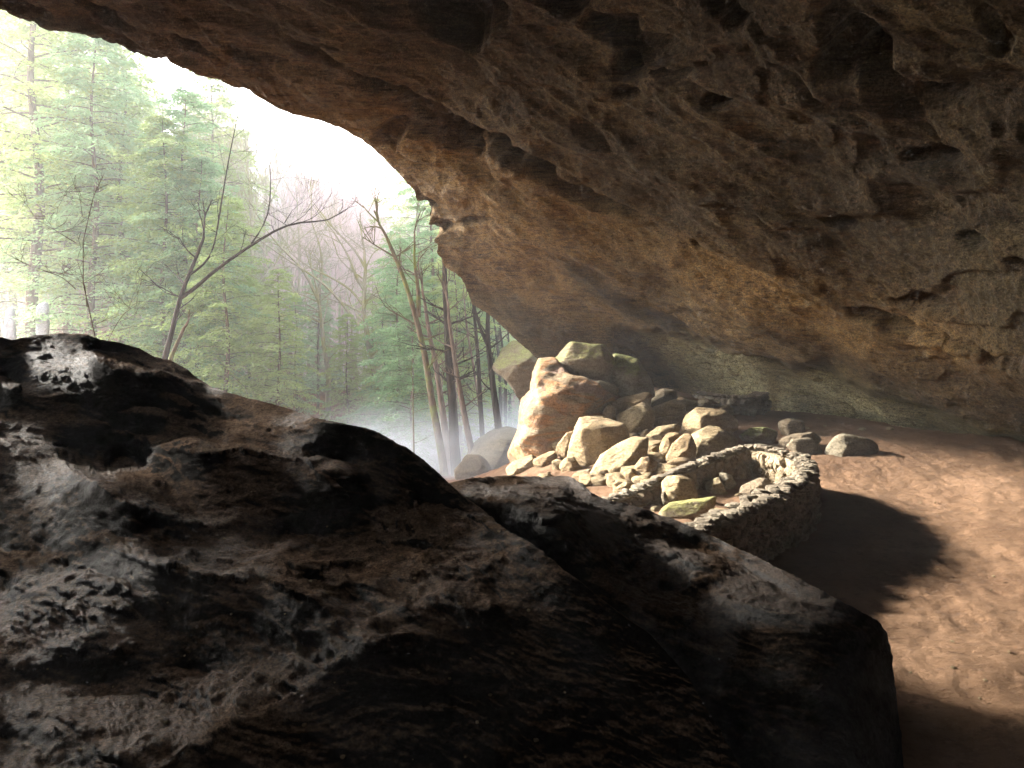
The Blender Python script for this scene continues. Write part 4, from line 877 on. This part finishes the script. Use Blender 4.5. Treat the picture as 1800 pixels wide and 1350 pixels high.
traced('crooked_tree', 28.5, [z2([(850, 900), (880, 780), (920, 650), (950, 500), (1000, 400), (1040, 300), (1060, 240)]), z2([(955, 520), (1000, 510), (1095, 400), (1170, 350), (1260, 290), (1330, 235), (1400, 205), (1500, 125), (1570, 120), (1660, 118)]), z2([(1325, 235), (1405, 130), (1430, 0), (1425, -160)]), z2([(1145, 160), (1200, -180), (1245, -400)]), z2([(1000, 400), (1100, 330), (1135, 230), (1150, 130)]), z2([(1500, 125), (1540, 60)])],
       [.15, .08, .035, .035, .05, .025], 'dark crooked tree with a long limb reaching right, rooted behind the big boulder', 'bark_dark', 31, 3, Ltw=1.3, along=6)
traced('bent_stem', 28.8, [z2([(870, 880), (905, 800), (950, 755), (975, 715), (970, 680)])], [.15], 'short bent stem at the foot of the dark crooked tree', 'bark_mossy', 32, 1, Ltw=.8, along=2)
traced('sapling', 9.5, [z2([(565, 760), (540, 700), (460, 600), (400, 480), (385, 440), (400, 330), (405, 200), (435, 90), (490, 0)]), z2([(460, 570), (450, 460), (410, 330)]), z2([(400, 475), (330, 410), (220, 370)]), z2([(400, 230), (300, 170), (200, 110)]), z2([(435, 90), (420, -20), (400, -60)]), z2([(572, 745), (600, 680), (650, 600), (720, 560)])],
       [.014, .008, .007, .006, .005, .006], 'thin bare sapling growing from the crest of the big dark boulder', 'bark', 33, 2, Ltw=.34, along=5)

# prototypes
HA = [make_hemlock('a', 51 + k, ['leaf', 'leaf_blue', 'leaf_yellow', 'leaf'][k], H=[17, 16, 18, 13][k], hb=[2.0, 1.0, 4.0, .8][k], Rc=[4.2, 4.0, 4.4, 3.8][k], nb=[100, 110, 95, 90][k], ntw=18, nlf=22, lf=.17) for k in range(4)]
HF = [make_hemlock('f', 71 + k, ['leaf', 'leaf_yellow', 'leaf_blue'][k], H=[18, 20, 17][k], hb=[3, 4, 2.5][k], Rc=[4.3, 4.2, 4.4][k], nb=90, ntw=14, nlf=13, lf=.34, wd=.28) for k in range(3)]
BF = [bare_mesh(81 + k, [14, 13, 12][k], ['bark_pink', 'bark_pink', 'bark_pale'][k], .14, 5, 9, .3, .5, (3, 5)) for k in range(3)]

def hz(u, v0, Y): x = (u - CU) / F * Y; return x, float(zg(x, Y))
NEAR = [  # column, distance, prototype, scale, label
    (62, 38, 2, 1.55, 'tall hemlock with a thick trunk and long limbs at the left edge of the view'),
    (120, 42, 2, 1.3, 'straight hemlock just right of the thick-trunked one'),
    (215, 40, 0, 1.15, 'leafy hemlock rising over the crest of the big boulder'),
    (289, 35, 3, 1.1, 'hemlock with a thin straight trunk left of the dark crooked tree'),
    (322, 36, 1, 1.0, 'hemlock with a thin straight trunk directly above the dark crooked tree'),
    (397, 33, 3, .85, 'young hemlock with low drooping boughs right of the dark crooked tree'),
    (490, 33, 3, .62, 'small bright hemlock leaning over the ridge before the bare pale trees'),
    (560, 44, 1, .5, 'hemlock behind the yellowish bare tree'),
    (655, 42, 0, .48, 'hemlock behind the tall spreading bare tree'),
    (700, 33, 1, .62, 'blue-green hemlock with low boughs over the mist'),
    (760, 36, 1, .9, 'hemlock behind the mossy leaning tree'),
    (820, 38, 0, .9, 'hemlock behind the clump of dark trunks'),
    (880, 36, 1, .85, 'hemlock next to the moss-capped outcrop'),
    (735, 47, 2, 1.0, 'yellow-green hemlock whose top shows under the brow of the cave'),
    (-10, 40, 0, 1.35, 'broad green hemlock whose boughs hang in from the left edge'),
    (165, 37, 1, 1.2, 'hemlock with fine drooping boughs above the bare sapling'),
    (440, 38, 3, .55, 'short hemlock with layered boughs low behind the ridge, left of the yellowish bare tree'),
    (520, 37, 1, .42, 'small pale green hemlock just behind the yellowish bare tree'),
    (610, 35, 3, .48, 'small hemlock between the two pale bare trees'),
    (675, 38, 3, .6, 'feathery hemlock right of the tall spreading bare tree'),
    (725, 31, 1, .5, 'low hemlock reaching over the mist left of the leaning mossy tree'),
    (800, 33, 3, .75, 'hemlock showing between the slanting trunk and the straight slim one'),
    (855, 42, 2, .8, 'hemlock far behind the dark forked tree'),
    (372, 43, 2, 1.02, 'tall yellow-green hemlock whose top stands highest right of the crooked tree'),
    (350, 35, 1, .8, 'hemlock filling the gap right of the dark crooked tree'),
    (20, 50, 1, 1.4, 'dense hemlock filling in behind the left edge trees'),
]
for i, (u, Y, k, sc, lab) in enumerate(NEAR):
    x, z = hz(u, 0, Y); put_tree(HA[k], x, Y, z - .2, i * 1.3, sc, lab)
# hillside
r = rs(12); cnt = 0
far_lab = ['distant dark green hemlock on the hillside across the valley', 'distant yellow-green hemlock on the hillside across the valley', 'distant blue-green hemlock on the hillside across the valley']
while cnt < 130:
    Y = r.uniform(48, 105); u = r.uniform(-90, 960)
    x = (u - CU) / F * Y; z = float(zg(x, Y)); k = int(r.choice([0, 1, 2], p=[.4, .35, .25]))
    # skyline falls toward the right
    top = np.interp(u, [-200, 0, 150, 220, 300, 370, 450, 520, 640, 700, 950], [-120, -60, 40, 110, 190, 175, 250, 290, 330, 310, 330])
    H = 18 * 1.0; sc = ((HV - top) / F * Y - z) / H * r.uniform(.72, 1.0); sc = min(max(sc, .4), 1.25)
    if 435 < u < 705 and Y < 82: sc = min(sc, r.uniform(.25, .4))
    put_tree(HF[k], x, Y, z - .3, r.uniform(0, 6.28), sc, far_lab[k], 'hemlocks on the far hillside'); cnt += 1
for i in range(60):
    Y = r.uniform(47, 80); u = r.uniform(450, 705); x = (u - CU) / F * Y; z = float(zg(x, Y)); top = np.interp(u, [430, 520, 600, 690, 720], [330, 320, 305, 330, 350])
    sc = min(max(((HV - top) / F * Y - z) / 13 * r.uniform(.8, 1.05), .5), 1.5)
    put_tree([BF[i % 2]], x, Y, z - .3, r.uniform(0, 6.28), sc, 'leafless pinkish tree on the hillside in the middle distance', 'leafless pinkish trees on the hillside', 'bare_tree', cat='bare tree')
for i, (u, Y, top) in enumerate([(350, 46, 190), (365, 52, 175), (395, 48, 210), (420, 50, 195), (435, 44, 205), (470, 50, 240), (20, 50, 150), (520, 48, 300), (240, 48, 260)]):
    x = (u - CU) / F * Y; z = float(zg(x, Y)); sc = ((HV - top) / F * Y - z) / 12.5
    put_tree([BF[2]], x, Y, z - .3, i * 1.7, sc, 'tall pale leafless tree standing above the hemlocks on the slope', 'pale leafless trees on the slope', 'bare_tree', cat='bare tree')

# old snow/ice sheets between the trunks on the left slope
for i, (poly, lab) in enumerate([(z2([(35, 560), (75, 550), (84, 760), (26, 760)]), 'smaller white sheet of ice between the trunks at the left edge'), (z2([(195, 530), (250, 530), (258, 600), (254, 770), (193, 770)]), 'larger white sheet of ice between the trunks, right of the smaller one')]):
    place_rock(poly, lab, 'snow', 33, .3, 950 + i, 4, 'ice_sheet', cat='ice', facets=2, pw=6, grow_by=1.0)

# ------------------------------------------------------------------ air
def box(name, x0, x1, y0, y1, z0, z1, mat):
    v = np.array([(x, y, z) for x in (x0, x1) for y in (y0, y1) for z in (z0, z1)], float)
    f = [[0, 1, 3, 2], [4, 6, 7, 5], [0, 4, 5, 1], [2, 3, 7, 6], [0, 2, 6, 4], [1, 5, 7, 3]]
    o = link(name, mesh_from(name, v, np.array(f), mat, False)); tag(o, kind='stuff'); return o
def volume_mat(name, dens, color, grad=None):
    m = bpy.data.materials.new(name); m.use_nodes = True; t = m.node_tree; t.nodes.clear()
    o = t.nodes.new('ShaderNodeOutputMaterial'); pv = t.nodes.new('ShaderNodeVolumePrincipled')
    pv.inputs['Color'].default_value = (*color, 1); pv.inputs['Density'].default_value = dens; pv.inputs['Anisotropy'].default_value = .1
    t.links.new(pv.outputs[0], o.inputs['Volume'])
    if grad:
        tc = t.nodes.new('ShaderNodeTexCoord'); sp = t.nodes.new('ShaderNodeSeparateXYZ'); t.links.new(tc.outputs['Generated'], sp.inputs[0])
        r1 = t.nodes.new('ShaderNodeMapRange'); r1.interpolation_type = 'SMOOTHSTEP'; r1.inputs[1].default_value = 1.0; r1.inputs[2].default_value = .0; t.links.new(sp.outputs[2], r1.inputs[0])
        nz = t.nodes.new('ShaderNodeTexNoise'); nz.inputs['Scale'].default_value = 3.0; nz.inputs['Detail'].default_value = 2; t.links.new(tc.outputs['Generated'], nz.inputs[0])
        m1 = t.nodes.new('ShaderNodeMath'); m1.operation = 'MULTIPLY'; t.links.new(r1.outputs[0], m1.inputs[0]); t.links.new(nz.outputs[0], m1.inputs[1])
        dst = t.nodes.new('ShaderNodeVectorMath'); dst.operation = 'DISTANCE'; dst.inputs[1].default_value = (.5, .5, .0)
        fl = t.nodes.new('ShaderNodeVectorMath'); fl.operation = 'MULTIPLY'; fl.inputs[1].default_value = (1, 1, 0); t.links.new(tc.outputs['Generated'], fl.inputs[0]); t.links.new(fl.outputs[0], dst.inputs[0])
        r2 = t.nodes.new('ShaderNodeMapRange'); r2.interpolation_type = 'SMOOTHSTEP'; r2.inputs[1].default_value = .5; r2.inputs[2].default_value = .2; t.links.new(dst.outputs['Value'], r2.inputs[0])
        m2 = t.nodes.new('ShaderNodeMath'); m2.operation = 'MULTIPLY'; t.links.new(m1.outputs[0], m2.inputs[0]); t.links.new(r2.outputs[0], m2.inputs[1])
        m3 = t.nodes.new('ShaderNodeMath'); m3.operation = 'MULTIPLY'; m3.inputs[1].default_value = dens; t.links.new(m2.outputs[0], m3.inputs[0]); t.links.new(m3.outputs[0], pv.inputs['Density'])
    return m
HAZE, MIST = .0009, .8
box('haze', -150, 158, -26, 162, -9, 52, volume_mat('haze', HAZE, (.93, .96, 1.0)))
box('mist', -62, 14, 29, 112, -8, 34, volume_mat('valley_mist', .0075, (.97, .99, 1.0)))
mist = box('mist', -9, 6, 23.0, 40, -5.8, -2.0, volume_mat('mist', MIST, (.92, .94, 1.0), True))

# ------------------------------------------------------------------ light
SUN_EL, SUN_AZ = R(26), R(-64)            # azimuth from +Y, negative = to the left
sd = Vector((math.sin(SUN_AZ) * math.cos(SUN_EL), math.cos(SUN_AZ) * math.cos(SUN_EL), math.sin(SUN_EL)))
sun = bpy.data.lights.new('sun', 'SUN'); sun.energy = 5.0; sun.angle = R(7); sun.color = (1, .94, .85)
so = bpy.data.objects.new('sun', sun); COL.objects.link(so); so.rotation_euler = (-sd).to_track_quat('-Z', 'Y').to_euler()
w = bpy.data.worlds.new('World'); scene.world = w; w.use_nodes = True; nt = w.node_tree; nt.nodes.clear()
sky = nt.nodes.new('ShaderNodeTexSky'); sky.sky_type = 'NISHITA'; sky.sun_disc = False; sky.sun_elevation = SUN_EL; sky.sun_rotation = SUN_AZ; sky.air_density = 1.0; sky.dust_density = 3.0
hs_ = nt.nodes.new('ShaderNodeHueSaturation'); hs_.inputs['Saturation'].default_value = .45
bg = nt.nodes.new('ShaderNodeBackground'); bg.inputs[1].default_value = .15; wo = nt.nodes.new('ShaderNodeOutputWorld')
nt.links.new(sky.outputs[0], hs_.inputs['Color']); nt.links.new(hs_.outputs[0], bg.inputs[0]); nt.links.new(bg.outputs[0], wo.inputs[0])

# ------------------------------------------------------------------ camera
cam = bpy.data.cameras.new('camera'); co = bpy.data.objects.new('camera', cam); COL.objects.link(co)
cam.sensor_width = 36; cam.lens = 36 * F / 1800; cam.shift_y = (HV - 675) / 1800.0; cam.clip_start = .05; cam.clip_end = 2000
co.location = (0, 0, 0); co.rotation_euler = (R(90), 0, 0); scene.camera = co

vs = scene.view_settings; vs.view_transform = 'Standard'; vs.look = 'None'; vs.gamma = 1; vs.use_curve_mapping = False; vs.exposure = 3.6
cy = scene.cycles; cy.use_denoising = True; cy.denoiser = 'OPENIMAGEDENOISE'; cy.max_bounces = 10; cy.diffuse_bounces = 3; cy.glossy_bounces = 3; cy.transmission_bounces = 4; cy.volume_bounces = 1; cy.transparent_max_bounces = 8
cy.sample_clamp_indirect = 8; cy.volume_step_rate = 4; cy.volume_preview_step_rate = 4; cy.caustics_reflective = False; cy.caustics_refractive = False
